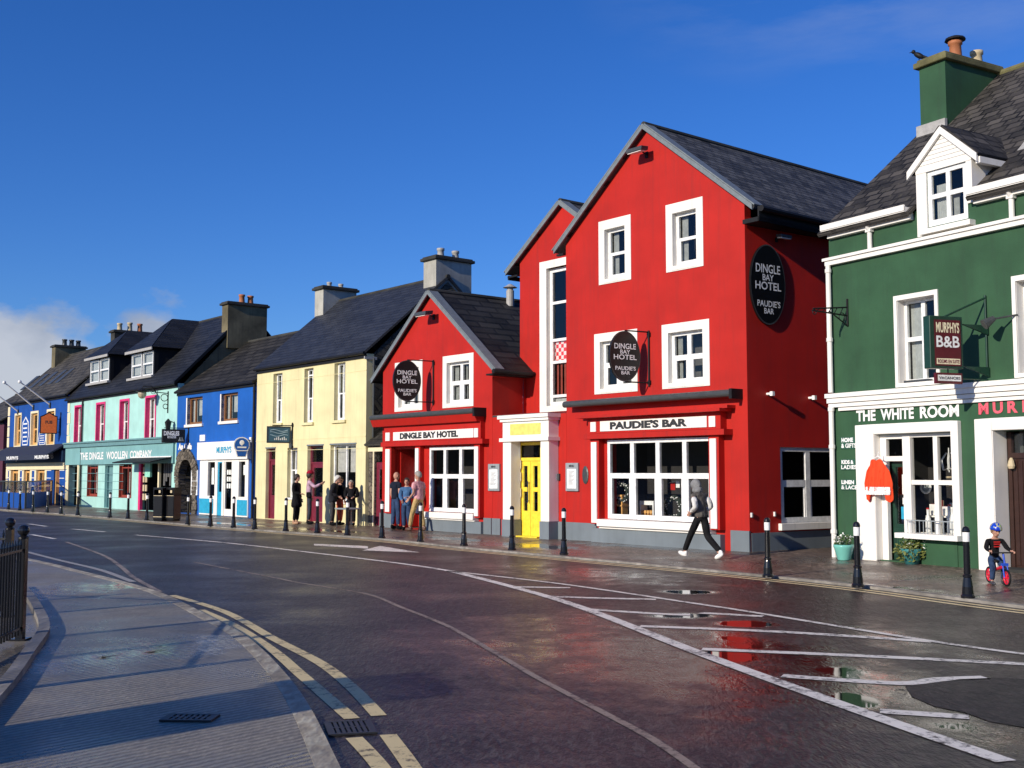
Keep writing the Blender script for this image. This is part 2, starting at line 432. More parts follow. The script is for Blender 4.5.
def downpipe(par, x, z0, z1, mat, y=-.07, r=.045):
    m = MB().tube((x, y, z0), (x, y, z1), r, n=10)
    for z in (z0 + .4, (z0 + z1) / 2, z1 - .3): m.tube((x, y, z), (x, y, z + .06), r * 1.25, n=10)
    return m.build('downpipe', mat, par)
def bld(name, label, fr, x0):
    CUR[0] = x0
    return thing(name, label, 'building', fr.w(x0, 0, 0), fr.rz)

# ================================================================== BUILDINGS OF THE ROW
def U(px, py, y=0.): return ROW.uv(px, py, y)
def RC(l, t, r, b, y=0., fr=ROW):      # pixel rectangle (heights read at its left edge) -> x0,x1,z0,z1
    x0, z1 = fr.uv(l, t, y); z0 = fr.uv(l, b, y)[1]; x1 = fr.uv(r, t, y)[0]; return x0, x1, z0, z1
PT_HOTEL = [(.3, .4, .1)]
def oval_board(par, w, h, c, fn, th=.05):
    n = 48; e = [(w / 2 * math.cos(2 * math.pi * k / n), h / 2 * math.sin(2 * math.pi * k / n)) for k in range(n)]
    m = MB(); m.mesh([fn(c[0] + a, c[1] + b, 0) for a, b in e] + [fn(c[0] + a, c[1] + b, -th) for a, b in e],
                     [tuple(range(n)), tuple(range(n, 2 * n))[::-1]] + [(k, (k + 1) % n, n + (k + 1) % n, n + k) for k in range(n)])
    o = m.build('board', SIGNB, par, ox=0)
    r = MB()
    for k in range(n):
        a, b = e[k], e[(k + 1) % n]; s = .965
        r.face([fn(c[0] + a[0], c[1] + a[1], .004), fn(c[0] + b[0], c[1] + b[1], .004), fn(c[0] + b[0] * s, c[1] + b[1] * s, .004), fn(c[0] + a[0] * s, c[1] + a[1] * s, .004)])
    r.build('rim', DGREY, par, ox=0)
    for s, a0, a1, t0, t1 in (('DINGLE', .15, .85, .25, .36), ('BAY', .34, .66, .375, .455), ('HOTEL', .13, .87, .47, .57), ("PAUDIE'S", .18, .84, .70, .78), ('BAR', .37, .65, .795, .865)):
        lettering(par, s, c[0] + (a0 - .5) * w, c[0] + (a1 - .5) * w, c[1] + (.5 - t1) * h, c[1] + (.5 - t0) * h, 0, LETW, lambda a, z, d: fn(a, z, .006 + d * .3), ox=0)
def floodlight(label, fr, x, z, s=1.):
    t = fthing('floodlight', label, 'floodlight', fr, x, 0, z)
    MB().box(-.06 * s, .06 * s, -.03, 0, -.10 * s, .10 * s).tube((0, -.02, 0), (0, -.30 * s, .10 * s), .025 * s).build('bracket', BLACK, t)
    h = MB(); p = [(-.30 * s, -.26 * s, .05 * s), (.30 * s, -.26 * s, .05 * s), (.34 * s, -.62 * s, .00 * s), (-.34 * s, -.62 * s, .0 * s)]
    h.prism([Vector(v) for v in p], (0, .02 * s, .13 * s)); h.build('lamp_housing', DGREY, t, bevel=.01)
    MB().prism([(-.26 * s, -.30 * s, .04 * s), (.26 * s, -.30 * s, .04 * s), (.29 * s, -.58 * s, .0), (-.29 * s, -.58 * s, .0)], (0, -.005, -.02)).build('lamp_glass', LETW, t)
    return t
def menu(par, r, y=-.03):
    x0, x1, z0, z1 = r
    c = B(x0, x1, y - .03, -.001, z0, z1).build('menu_case', VERGE, par, bevel=.006)
    B(x0 + .07, x1 - .07, y - .036, y - .029, z0 + .07, z1 - .16).build('menu_sheet', LETW, c)
    q = MB()
    for k in range(11): q.box(x0 + .13, x1 - .13 - .05 * (k % 3), y - .0385, y - .0365, z1 - .24 - k * (z1 - z0 - .42) / 10, z1 - .225 - k * (z1 - z0 - .42) / 10)
    q.build('menu_lines', VERGE, c)
    lettering(c, 'MENU', (x0 + x1) / 2 - .1, (x0 + x1) / 2 + .1, z1 - .11, z1 - .05, y - .034, LETD)

# ---- the big red hotel gable
b = bld('hotel_building', 'tall red gabled hotel front with long shop window and grey verge', ROW, -6.185)
XA, ZA, SL = -3.08, 10.50, .787
def hz(x): return ZA - abs(x - XA) * SL
W_UP = [(-4.66, -3.89, 6.84, 8.17), (-2.245, -1.46, 6.84, 8.17)]
W_LO = [(-4.86, -3.68, 3.96, 5.22), (-2.43, -1.30, 3.96, 5.22)]
bay = (-4.50, -.98, .62, 2.62)
m = MB(); wallmesh(m, [(-6.185, -.25), (0, -.25), (0, hz(0) - .02), (XA, ZA - .02), (-6.185, hz(-6.185) - .02)], W_UP + W_LO + [bay], 0, .22)
m.build('front_wall', RED, b)
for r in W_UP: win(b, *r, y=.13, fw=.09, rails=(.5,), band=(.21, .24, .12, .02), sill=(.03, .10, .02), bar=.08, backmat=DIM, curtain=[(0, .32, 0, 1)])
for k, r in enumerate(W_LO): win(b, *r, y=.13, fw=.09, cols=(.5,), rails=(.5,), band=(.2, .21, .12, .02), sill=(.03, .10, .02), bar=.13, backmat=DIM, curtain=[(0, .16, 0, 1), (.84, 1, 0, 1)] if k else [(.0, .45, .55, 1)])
B(-6.185, -5.0, -.045, -.001, -.2, .47).build('plinth', GREY, b); B(-.52, 0.02, -.045, -.001, -.2, .47).build('plinth', GREY, b)
gable_roof(b, XA, ZA, -6.50, hz(-6.50), .36, hz(.36), -.14, 11.5, SL_HOTEL)
m = MB().box(.02, .50, -.10, 11, 7.50, 7.60).box(.46, .50, -.10, 11, 7.50, 7.84).tube((.56, -.10, 7.78), (.56, 11, 7.78), .075, n=8)
m.build('eaves_soffit', BLACK, b)
MB().box(-6.46, -6.19, -.11, -.01, 7.72, 7.77).build('eaves_return', BLACK, b)
# side wall, splayed a few degrees
SPL = 4
SIDEA = R_(90 - SPL)
SIDE = Frame(ROW.w(0, 0).to_2d(), ROW.i * math.cos(R_(SPL)) + ROW.u * math.sin(R_(SPL)))
CUR[0] = 0; XF = ((6.185, 0, 0), SIDEA)
sw0, sw1, sz0, sz1 = RC(780, 447, 838, 523.5, 0, SIDE)
m = MB(); wallmesh(m, [(.003, -.25), (9, -.25), (9, 7.7), (.003, 7.7)], [(sw0, sw1, sz0, sz1)], 0, .2, edge=False); m.build('side_wall', RED, b, XF)
win(b, sw0, sw1, sz0, sz1, y=.03, fw=.10, cols=(.48,), rails=(.52,), bar=.16, xf=XF, sill=(.10, .16, .10), lower=True)
B(.05, 9, -.02, -.001, -.2, .42).build('plinth', GREY, b, XF)
m = MB()
for px, py in ((767, 394), (809, 398)):
    x, z = SIDE.uv(px, py); m = MB().tube((x, 0, z), (x, -.14, z), .03).box(x - .04, x + .04, -.2, -.12, z - .05, z + .05); m.build('wall_spotlight', LETW, b, XF)
for px, py in ((751, 515), (774, 514)):
    x, z = SIDE.uv(px, py); B(x - .02, x + .02, -.04, -.001, z - .05, z + .05).build('cable_outlet', LETW, b, XF)
CUR[0] = -6.185
B(-6.19, -6.05, .3, 11, -.2, 7.9).build('side_wall', RED, b); B(-6.0, .9, 11.0, 11.2, -.2, 8).build('back_wall', RED, b)
wallmesh(MB(), [(-6.18, 7.9), (.9, 7.9), (.35, hz(.35)), (XA, ZA - .02), (-6.18, hz(-6.18))], [], 11.05, .1).build('back_gable', RED, b)
MB().prism([(-.75, 6.6, hz(-.75) + .10), (-.35, 6.6, hz(-.35) + .10), (-.45, 6.6, hz(-.45) + .45), (-.62, 6.6, hz(-.62) + .42)], (0, .35, 0)).build('roof_vent', LEAD, b)
# awning cassette, cornice and shopfront
m = MB().tube((-5.93, -.30, 3.60), (-.21, -.30, 3.60), .085, n=14).box(-5.93, -.25, -.30, -.01, 3.55, 3.69)
aw = m.build('awning_cassette', DGREY, b); MB().box(-.21, -.13, -.40, -.001, 3.47, 3.70).build('awning_bracket', BLACK, aw)
m = MB().box(-5.35, -.45, -.45, -.001, 3.20, 3.27).box(-5.50, -.35, -.30, -.001, 3.27, 3.34)
m.build('cornice', RED, b)
m = MB().box(-5.10, -.62, -.22, -.001, 2.80, 3.20).box(-5.22, -.44, -.32, -.001, 2.66, 2.79)
m.build('fascia', RED, b)
f = MB().box(-4.62, -1.02, -.245, -.221, 2.85, 3.11).build('sign_panel', WHITE, b)
lettering(f, "PAUDIE'S BAR", -4.25, -1.62, 2.885, 3.085, -.249, LETD, off=.055)
for x0, x1 in ((-4.98, -4.78), (-.95, -.76)):
    B(x0 - .06, x1 + .06, -.20, -.001, .47, 2.66).build('pilaster', RED, b)
    m = MB().box(x0, x1, -.235, -.201, .50, 2.58).box(x0, x1, -.25, -.221, 2.85, 3.10); m.build('pilaster_panel', WHITE, b)
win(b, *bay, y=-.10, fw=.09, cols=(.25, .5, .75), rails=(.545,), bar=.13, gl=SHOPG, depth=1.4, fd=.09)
m = MB().box(-4.72, -.97, -.30, -.001, .42, .60).box(-4.72, -.97, -.22, -.001, .36, .42); m.build('window_sill', WHITE, b, bevel=.01)
B(-5.05, -.72, -.17, -.001, -.2, .36).build('plinth', GREY, b)
m = MB(); x, z = U(585.7, 475); m.lathe([(.11, 0), (.12, .015), (.09, .03)], (0, 0, 0), 16)
m.v = [(x + v[0], -v[2] - .002, z + v[1] * 2.0) for v in m.v]; m.build('wall_plaque', DGREY, b)
menu(b, RC(567, 463, 579.5, 491))

# ---- recessed middle block with yellow entrance
b = bld('entrance_building', 'narrow red stair block with tall window above yellow door', ROW, -9.437)
r = RC(516.8, 444, 541.5, 534)
door = (r[0] + .02, -7.22, .0, 2.66)
m = MB(); wallmesh(m, [(-9.43, -.25), (-6.19, -.25), (-6.19, 3.46), (-9.43, 3.46)], [door], 0, .35); m.build('front_wall', RED, b)
B(-9.43, -6.19, .0, 1.28, 3.40, 3.455).build('flat_roof', DGREY, b)
B(-9.40, -9.02, -.045, -.001, -.2, .47).build('plinth', GREY, b); B(-6.66, -6.19, -.045, -.001, -.2, .47).build('plinth', GREY, b)
MA, MZ, MS = -7.76, 9.62, .705
tw = (-8.50, -6.80, 3.74, 7.82)
m = MB(); wallmesh(m, [(-9.74, 3.42), (-6.19, 3.42), (-6.19, MZ - 1.57 * MS), (MA, MZ - .02), (-9.74, MZ - 1.98 * MS - .02)], [tw], 1.3, .2); m.build('upper_wall', RED, b)
B(-9.74, -9.60, 1.5, 9, -.2, 8.1).build('side_wall', RED, b); B(-9.6, -6.2, 8.8, 9, -.2, 8).build('back_wall', RED, b)
def shift_y(mb, dy): mb.v = [(v[0], v[1] + dy, v[2]) for v in mb.v]; return mb
# tall stair window (plane set back 1.3 m)
zz = [U(552, y, 1.3)[1] for y in (302.5, 339.8, 362, 396)]
m = MB(); y0 = 1.43
m.box(tw[0], tw[0] + .12, y0, y0 + .07, tw[2], tw[3]).box(tw[1] - .12, tw[1], y0, y0 + .07, tw[2], tw[3]).box(tw[0], tw[1], y0 + .002, y0 + .068, tw[3] - .12, tw[3]).box(tw[0], tw[1], y0 + .002, y0 + .068, tw[2], tw[2] + .12)
for z in zz: m.box(tw[0] + .1, tw[1] - .1, y0 + .006, y0 + .064, z - .04, z + .04)
w = m.build('window', PVC, b)
SH(tw[0] + .05, tw[1] - .05, y0 + .03, tw[2] + .05, tw[3] - .05).build('pane', GLASS, w)
m = MB(); m.face([(tw[0], 2.2, tw[2]), (tw[1], 2.2, tw[2]), (tw[1], 2.2, tw[3]), (tw[0], 2.2, tw[3])]); m.face([(tw[0], 1.51, tw[2]), (tw[0], 2.2, tw[2]), (tw[0], 2.2, tw[3]), (tw[0], 1.51, tw[3])]); m.face([(tw[0], 1.51, tw[3]), (tw[0], 2.2, tw[3]), (tw[1], 2.2, tw[3]), (tw[1], 1.51, tw[3])]); m.build('shade_backing', DARK, w)
m = MB()
m.box(tw[0] - .30, tw[0] + .01, 1.28, 1.425, tw[2] - .2, tw[3] + .23).box(tw[1], tw[1] + .3, 1.28, 1.42, tw[2] - .2, tw[3] + .23).box(tw[0], tw[1], 1.28, 1.42, tw[3], tw[3] + .23).box(tw[0], tw[1], 1.28, 1.42, tw[2] - .2, tw[2])
m.build('surround', WHITER, w)
def checkmat():
    m, n, l, b_ = base('red_white_check'); t = n.new('ShaderNodeTexChecker'); t.inputs['Scale'].default_value = 9
    t.inputs[1].default_value = (.7, .03, .03, 1); t.inputs[2].default_value = (.75, .7, .68, 1)
    l.new(mapping(n, l, coord(n), (1, .0, 1)), t.inputs['Vector']); l.new(t.outputs[0], b_.inputs['Base Color']); return m
B(tw[0] + .14, tw[1] - .1, y0 + .09, y0 + .10, zz[2] - .02, zz[1] - .04).build('check_blind', checkmat(), w)
m = MB()
for k in range(9): m.box(tw[0] + .2 + k * .16, tw[0] + .28 + k * .16, y0 + .10, y0 + .11, zz[3] - .1, zz[2])
m.build('striped_banner', REDWOOD, w)
B(tw[0] + .14, tw[1] - .1, y0 + .09, y0 + .095, tw[2] + .12, zz[3] - .06).build('curtain', CURT, w)
gable_roof(b, MA, MZ, -10.25, MZ - 2.49 * MS, -5.80, MZ - 1.96 * MS, 1.17, 9.2, SL_HOTEL)
MB().box(-10.22, -9.75, 1.20, 1.28, 7.76, 7.81).box(-10.31, -10.25, 1.28, 9, 7.72, 7.85).build('eaves_soffit', BLACK, b)
downpipe(b, -9.62, 3.5, 5.0, MAROON, y=1.2)
e = -.36
c0 = U(502.7, 500, e)[0]; c1 = U(510.8, 500, e)[0]; c2 = U(540.4, 500, e)[0]; c3 = U(548.8, 500, e)[0]
for a, d in ((c0, c1), (c2, c3)):
    p = B(a, d, e, -.001, .47, 2.70).build('entrance_pillar', WHITE, b, bevel=.012); B(a - .02, d + .02, e - .02, -.001, -.2, .47).build('pillar_base', GREY, p)
m = MB().box(c0, c3, e, -.001, 2.70, 3.22).box(c0 - .08, c3 + .06, e - .07, -.001, 2.66, 2.76).box(c0 - .06, c3 + .05, e - .06, -.001, 3.22, 3.30).box(c0 - .12, c3 + .09, e - .11, -.001, 3.30, 3.40).build('entrance_canopy', WHITE, b)
B(c1 - .02, c2 + .02, e - .012, e - .001, 2.84, 3.15).build('yellow_panel', plain('pale_yellow_paint', (.80, .66, .16), .45), m)
# the door itself, double leaf with transom
dx0, dx1 = door[0], door[1]; y0 = .02
d = MB().box(dx0, dx0 + .09, y0, y0 + .1, .0, 2.64).box(dx1 - .09, dx1, y0, y0 + .1, 0, 2.64).box(dx0 + .09, dx1 - .09, y0, y0 + .1, 2.56, 2.64).box(dx0 + .09, dx1 - .09, y0, y0 + .1, 2.12, 2.21)
xm = (dx0 + dx1) / 2
dd = d.build('entrance_door', YELLOW, b)
for a, q in ((dx0 + .10, xm - .006), (xm + .006, dx1 - .10)):
    lf = MB(); s = .12
    lf.box(a, a + s, y0 + .02, y0 + .08, .02, 2.11).box(q - s, q, y0 + .02, y0 + .08, .02, 2.11).box(a + s, q - s, y0 + .022, y0 + .078, .02, .72).box(a + s, q - s, y0 + .022, y0 + .078, 1.26, 1.38).box(a + s, q - s, y0 + .022, y0 + .078, 1.98, 2.11)
    L = lf.build('door_leaf', YELLOW, dd)
B(dx0 + .1, dx1 - .1, y0 + .045, y0 + .05, .7, 2.6).build('pane', GLASS, dd)
B(dx0 + .05, dx1 - .05, .30, .31, 0, 2.64).build('shade_backing', DIM, dd)
MB().tube((xm - .04, y0 - .04, .95), (xm - .04, y0 - .04, 1.55), .014).tube((xm - .04, y0 - .04, 1.0), (xm - .04, y0 + .03, 1.0), .01).tube((xm - .04, y0 - .04, 1.5), (xm - .04, y0 + .03, 1.5), .01).build('handle', DGREY, dd)
B(dx0 - .02, dx1 + .02, -.2, .015, -.1, .03).build('doorstep', YELLOW, b)
m = MB()
for k, z in enumerate((1.9, 1.55, 1.1)): m.box(c1 + .03, dx0 - .015, -.012, -.001, z, z + .25)
m.build('brass_plates', BUFF, b)
m = MB(); x, z = U(558.8, 477); m.box(x - .07, x + .07, -.06, -.001, z - .09, z + .09).build('intercom', DGREY, b)
menu(b, RC(489.5, 464, 500.7, 490.8))

# ---- the small red gable
b = bld('small_red_building', 'small red gabled bar front with wide white window and recessed door', ROW, -15.356)
SA, SZ, SS = -12.56, 7.44, .80
def shz(x): return SZ - abs(x - SA) * SS
wl = (-14.42, -13.23, 3.90, 5.18); wr = (-11.72, -10.54, 3.90, 5.18)
sb = (-12.56, -10.12, .60, 2.58); sd = (-14.60, -13.16, .02, 2.55)
m = MB(); wallmesh(m, [(-15.356, -.25), (-9.437, -.25), (-9.437, shz(-9.437) - .02), (SA, SZ - .02), (-15.356, shz(-15.356) - .02)], [wl, wr, sb, sd], 0, .22); m.build('front_wall', RED, b)
for r in (wl, wr): win(b, *r, y=.13, fw=.09, cols=(.5,), rails=(.5,), band=(.2, .21, .12, .02), sill=(.03, .10, .02), bar=.13, backmat=DIM, curtain=[(0, .2, 0, 1), (.52, .66, 0, 1)])
gable_roof(b, SA, SZ, -15.86, shz(-15.86), -9.16, shz(-9.16), -.13, 8.2, SL_DARK)
MB().box(-9.42, -9.12, -.25, 1.28, 4.62, 4.67).tube((-9.05, -.28, 4.72), (-9.05, 1.28, 4.72), .07, n=8).build('gutter', BLACK, b)
m = MB().box(-9.57, -9.437, .22, 8, -.2, 4.9); m.build('side_wall', RED, b); B(-15.35, -15.2, .22, 8, -.2, 4.9).build('side_wall', RED, b); B(-15.2, -9.6, 7.85, 8, -.2, 5).build('back_wall', RED, b)
downpipe(b, -9.47, 3.45, 4.6, MAROON, y=1.18, r=.04)
MB().lathe([(.13, -.15), (.13, .38), (.10, .40), (.10, .46), (.24, .48), (.05, .60)], (SA + .25, 3.0, SZ), 14).build('flue_pipe', LEAD, b)
aw = MB().tube((-15.5, -.36, 3.60), (-9.80, -.36, 3.60), .085, n=14).box(-15.5, -9.85, -.36, -.01, 3.55, 3.69).build('awning_cassette', DGREY, b)
MB().box(-9.80, -9.72, -.46, -.001, 3.44, 3.70).build('awning_bracket', BLACK, aw)
m = MB().prism([(-15.5, -.40, 3.52), (-15.5, -.30, 3.30), (-15.5, -.001, 3.30), (-15.5, -.001, 3.52)], (5.7, 0, 0)); m.build('cornice', RED, b)
m = MB().box(-15.0, -9.78, -.17, -.001, 2.79, 3.30).box(-15.06, -9.58, -.26, -.001, 2.64, 2.78); m.build('fascia', RED, b)
f = B(-14.42, -10.10, -.195, -.171, 2.83, 3.10).build('sign_panel', WHITE, b)
lettering(f, 'DINGLE BAY HOTEL', -14.02, -10.85, 2.865, 3.065, -.199, LETD, off=.055)
for x0, x1 in ((-14.88, -14.63), (-13.15, -12.97), (-10.06, -9.88)):
    B(x0 - .05, x1 + .05, -.16, -.001, .47, 2.64).build('pilaster', RED, b)
    m = MB().box(x0, x1, -.195, -.161, .52, 2.56)
    if x0 != -13.15: m.box(x0, x1, -.20, -.171, 2.83, 3.10)
    m.build('pilaster_panel', WHITE, b)
win(b, *sb, y=-.05, fw=.09, cols=(.333, .667), rails=(.545,), bar=.13, gl=SHOPG, depth=1.2, fd=.09)
m = MB().box(-12.78, -10.07, -.24, -.001, .40, .58).box(-12.78, -10.07, -.18, -.001, .35, .40); m.build('window_sill', WHITE, b, bevel=.01)
for q in ((-12.98, -9.80, -.14, -.001, -.2, .35), (-9.80, -9.44, -.045, -.001, -.2, .47), (-15.35, -14.62, -.10, -.001, -.2, .47)): B(*q).build('plinth', GREY, b)
m = MB(); m.face([(-14.6, 1.0, .02), (-13.16, 1.0, .02), (-13.16, 1.0, 2.55), (-14.6, 1.0, 2.55)]); m.face([(-14.6, .22, 2.55), (-13.16, .22, 2.55), (-13.16, 1, 2.55), (-14.6, 1, 2.55)]); m.build('porch', DARK, b)  # back and ceiling coloured near-black in place of the porch's shade
m = MB().box(-14.602, -14.56, .21, 1.0, .02, 2.55); m.build('porch_panel', REDDOOR, b)
dd = B(-14.55, -13.95, .90, .95, .02, 2.3).build('porch_door', REDDOOR, b); B(-14.45, -14.05, .88, .895, 1.1, 2.1).build('pane', GLASS, dd)
B(-13.62, -13.34, .55, .6, .9, 2.3).build('yellow_board', YELLOW, b)

# ---- narrow link with maroon door
b = bld('link_building', 'low slate-roofed link with plum door between cream and red fronts', ROW, -16.40)
z1 = U(372, 447)[1]
ld = (-16.02, -15.45, .02, z1 - .15)
m = MB(); wallmesh(m, [(-16.395, -.2), (-15.37, -.2), (-15.37, z1), (-16.395, z1)], [ld], .12, .2); m.build('front_wall', STONE, b)
MB().box(-16.395, -15.37, .08, .119, z1 - .15, z1).box(-16.08, -16.02, .08, .119, 0, z1 - .15).build('door_surround', IVORY, b)
dd = MB().box(ld[0], ld[1], .20, .25, .02, 2.05).box(ld[0], ld[1], .2, .25, 2.05, 2.14).build('door', MAROON, b)
B(ld[0] + .18, ld[1] - .18, .193, .199, .9, 1.9).build('pane', GLASS, dd)
m = MB().box(ld[0] + .06, ld[1] - .06, .21, .22, 2.16, z1 - .17); m.build('fanlight', GLASS, dd)
MB().slab([(-16.395, -.05, z1 + .03), (-15.37, -.05, z1 + .03), (-15.37, 2.4, z1 + 1.75), (-16.395, 2.4, z1 + 1.75)]).build('roof', SL_OLD, b)

# ---- cream building
b = bld('cream_building', 'cream two-storey shop front with dark slate roof and two chimneys', ROW, -24.62)
cw = [RC(273.5, 374, 282.5, 423.5), RC(304.5, 369, 313.5, 422.8), RC(334.5, 363.5, 345.5, 420.5)]
d1 = RC(266.2, 448.6, 275.5, 517.6); g1 = RC(287.5, 448, 297.5, 497.5); d2 = RC(307.5, 446, 323.3, 519); g3 = RC(330.5, 445, 356, 501.5)
d1 = d1[:2] + (.02, d1[3]); d2 = d2[:2] + (.02, d2[3])
m = MB(); wallmesh(m, [(-24.60, -.25), (-16.41, -.25), (-16.41, 5.86), (-24.60, 5.86)], cw + [d1, g1, d2, g3], 0, .3); m.build('front_wall', CREAM, b)
for k, r in enumerate(cw):
    win(b, *r, y=.16, fw=.07, cols=(.5,), rails=(.45, .88) if k == 1 else (.47,), bar=.05, sill=(.08, .10, .10), sillmat=CREAM, curtain=[(0, 1, .5, 1)] if k != 1 else None)
win(b, *g1, y=.15, fw=.06, cols=(.5,), rails=(.55,), bar=.05, gl=SHOPG, sill=(.05, .08, .05), sillmat=WHITER, curtain=[(0, .35, 0, 1)])
win(b, *g3, y=.15, fw=.06, cols=(.5,), rails=(), bar=.06, gl=SHOPG, depth=1.0, sill=(.05, .08, .05), sillmat=WHITER, curtain=[(0, .46, .52, 1), (.54, 1, .52, 1)])
def old_door(par, r, mat, y=.14, tr=.45, glz=True, step=True):
    x0, x1, z0, z1 = r; zt = z1 - tr
    m = MB().box(x0, x0 + .06, y, y + .09, z0, z1).box(x1 - .06, x1, y, y + .09, z0, z1).box(x0 + .06, x1 - .06, y, y + .09, z1 - .06, z1).box(x0 + .06, x1 - .06, y, y + .09, zt - .03, zt + .03)
    m.box(x0 + .06, x1 - .06, y + .03, y + .08, z0, z0 + .9).box(x0 + .06, x0 + .18, y + .03, y + .08, z0 + .9, zt - .03).box(x1 - .18, x1 - .06, y + .03, y + .08, z0 + .9, zt - .03).box(x0 + .18, x1 - .18, y + .03, y + .08, zt - .18, zt - .03)
    m.box(x0 + .16, x1 - .16, y + .02, y + .032, z0 + .15, z0 + .42).box(x0 + .16, x1 - .16, y + .02, y + .032, z0 + .5, z0 + .8)
    o = m.build('door', mat, par); B(x0 + .05, x1 - .05, y + .05, y + .056, z0 + .88, z1 - .04).build('pane', GLASS, o)
    B(x0 - .02, x1 + .02, y + .5, y + .51, z0, z1 + .02).build('shade_backing', DARK, o)
    MB().ball((x1 - .13, y + .01, z0 + 1.02), .03, 8, 6).build('handle', BUFF, o)
    return o
old_door(b, d1, MAROON); old_door(b, d2, MAROON, tr=.62)
m = MB().box(-24.6, -16.41, -.012, -.001, 3.02, 3.05).box(-24.6, -16.41, -.010, -.001, 2.62, 2.635).box(-24.6, -16.41, -.010, -.001, 5.28, 5.295); m.build('string_course', CREAM, b)
for r in (d1, d2, g3): B(r[0] - .04, r[1] + .04, -.015, -.001, r[3], r[3] + .05).build('lintel_drip', GREY, b)
house_roof(b, -24.62, -16.41, 5.93, 3.42, 8.84, 6.84, SL_SMOOTH, gut=BLACK, xo=.03, ov=.07)
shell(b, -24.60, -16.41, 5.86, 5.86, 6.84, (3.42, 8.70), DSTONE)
chimney(b, -24.75, -24.05, 2.62, 4.2, 7.9, 9.50, LIMEW, CAPD, [(.3, .22, .1), (.65, .2, .1)], [LEAD])
chimney(b, -17.25, -16.46, 2.92, 4.52, 8.0, 9.66, LIMEW, CAPD, [(.3, .35, .13), (.72, .33, .13)], [LEAD])
downpipe(b, -16.30, 3.0, 5.7, DGREY, y=.22)
m = MB().box(-16.42, -16.37, -.10, .4, 5.66, 5.76); m.build('gutter_end', LEAD, b)

# ---- blue ice cream shop
b = bld('blue_shop_building', 'bright blue shop with white ice cream shopfront and stone arch', ROW, -32.46)
bw = [RC(187.5, 398, 202.6, 424.8), RC(221.5, 394, 238, 421.5)]
fz = 2.98; sf = (U(201, 480)[0], U(249.5, 480)[0], .02, U(220, 459.5)[1])
ax = U(186.5, 480)[0]; aw_ = .78; az = 1.62
arch = [(ax - aw_, .02), (ax + aw_, .02)] + [(ax + aw_ * math.cos(t), az + aw_ * math.sin(t)) for t in [math.pi * k / 12 for k in range(13)]]
m = MB(); wallmesh(m, [(-32.45, -.25), (-24.67, -.25), (-24.67, 5.38), (-32.45, 5.38)], bw + [sf, arch], 0, .3); m.build('front_wall', BLUE, b)
for r in bw: win(b, *r, y=.14, fw=.08, mat=BROWN, cols=(.36,), rails=(), bar=.09, sill=(.08, .12, .14), sillmat=WHITER, curtain=[(.42, 1, .3, 1), (0, .3, 0, 1)])
# reveals read white beside the brown frames
for r in bw: MB().box(r[0] - .10, r[0], -.012, .13, r[2], r[3]).build('window_reveal', WHITER, b)
# rough stone arch ring
m = MB(); n = 15
for k in range(n):
    t0, t1 = math.pi * k / n, math.pi * (k + .93) / n; ro = aw_ + .46 + random.uniform(-.06, .08)
    m.prism([(ax + (aw_ - .03) * math.cos(t0), -.09, az + (aw_ - .03) * math.sin(t0)), (ax + ro * math.cos(t0), -.09, az + ro * math.sin(t0)), (ax + ro * math.cos(t1), -.09, az + ro * math.sin(t1)), (ax + (aw_ - .03) * math.cos(t1), -.09, az + (aw_ - .03) * math.sin(t1))], (0, .42 + random.uniform(-.03, .0), 0))
for s in (-1, 1):
    z = -.1
    while z < az - .02:
        h = min(random.uniform(.16, .3), az - z); wd = random.uniform(.36, .5)
        xa = ax + s * (aw_ - random.uniform(.02, .06)); m.box(xa, xa + s * wd, -.08 + random.uniform(-.03, .02), .9, z + .012, z + h); z += h
m.build('stone_arch', STONE, b, bevel=.015)
m = MB(); m.box(ax - aw_ - .4, ax + aw_ + .4, 2.2, 2.25, -.1, 2.8).box(ax - aw_ - .42, ax - aw_ - .02, .3, 2.2, -.1, 2.8).box(ax + aw_ + .02, ax + aw_ + .4, .3, 2.2, -.1, 2.8).box(ax - aw_ - .4, ax + aw_ + .4, .3, 2.2, 2.6, 2.7); m.build('arch_passage', STONE, b)
lettering(b, 'An Cafe', U(178.5, 450)[0], U(192, 450)[0], U(180, 450)[1], U(180, 443.5)[1], -.012, LETW, off=.06)
r = RC(192.5, 470, 199, 495); B(r[0], r[1], -.06, -.001, r[2], r[3]).build('notice_board', LETW, b)
# shopfront
f = B(sf[0] - .1, sf[1] + .12, -.16, -.001, sf[3], U(220, 441.8)[1]).build('fascia', WHITE, b)
lettering(f, 'MURPHYS', U(216.6, 450, -.16)[0], U(231.5, 450, -.16)[0], U(224, 453, -.16)[1], U(224, 446.6, -.16)[1], -.165, SKYB, off=.03)
fr_ = MB(); x0, x1, z0, z1 = sf
e_ = [x0, U(209, 480)[0], U(216, 480)[0], U(218.6, 480)[0], U(223.2, 480)[0], U(225, 480)[0], U(233, 480)[0], U(240, 480)[0], U(246.3, 480)[0], x1]
zs = .82
for a, c in ((e_[0], e_[1]), (e_[2], e_[3]), (e_[4], e_[5]), (e_[6], e_[7]), (e_[8], e_[9])): fr_.box(a, c, -.06, .06, z0, z1)
for a, c in ((e_[1], e_[2]), (e_[7], e_[8])): fr_.box(a, c, -.05, .05, z0, zs)
fr_.box(x0, x1, -.05, .05, z1 - .1, z1 - .001)
s_ = fr_.build('shopfront', WHITE, b)
SH(e_[1] - .02, e_[8] + .02, .0, zs - .05, z1 - .05).build('pane', SHOPG, s_)
for q in ((e_[0] + .04, e_[2] - .1), (e_[7] - .1, e_[9] - .05)): B(*q, -.075, -.06, .08, zs - .12).build('lower_panel', SKYB, s_)
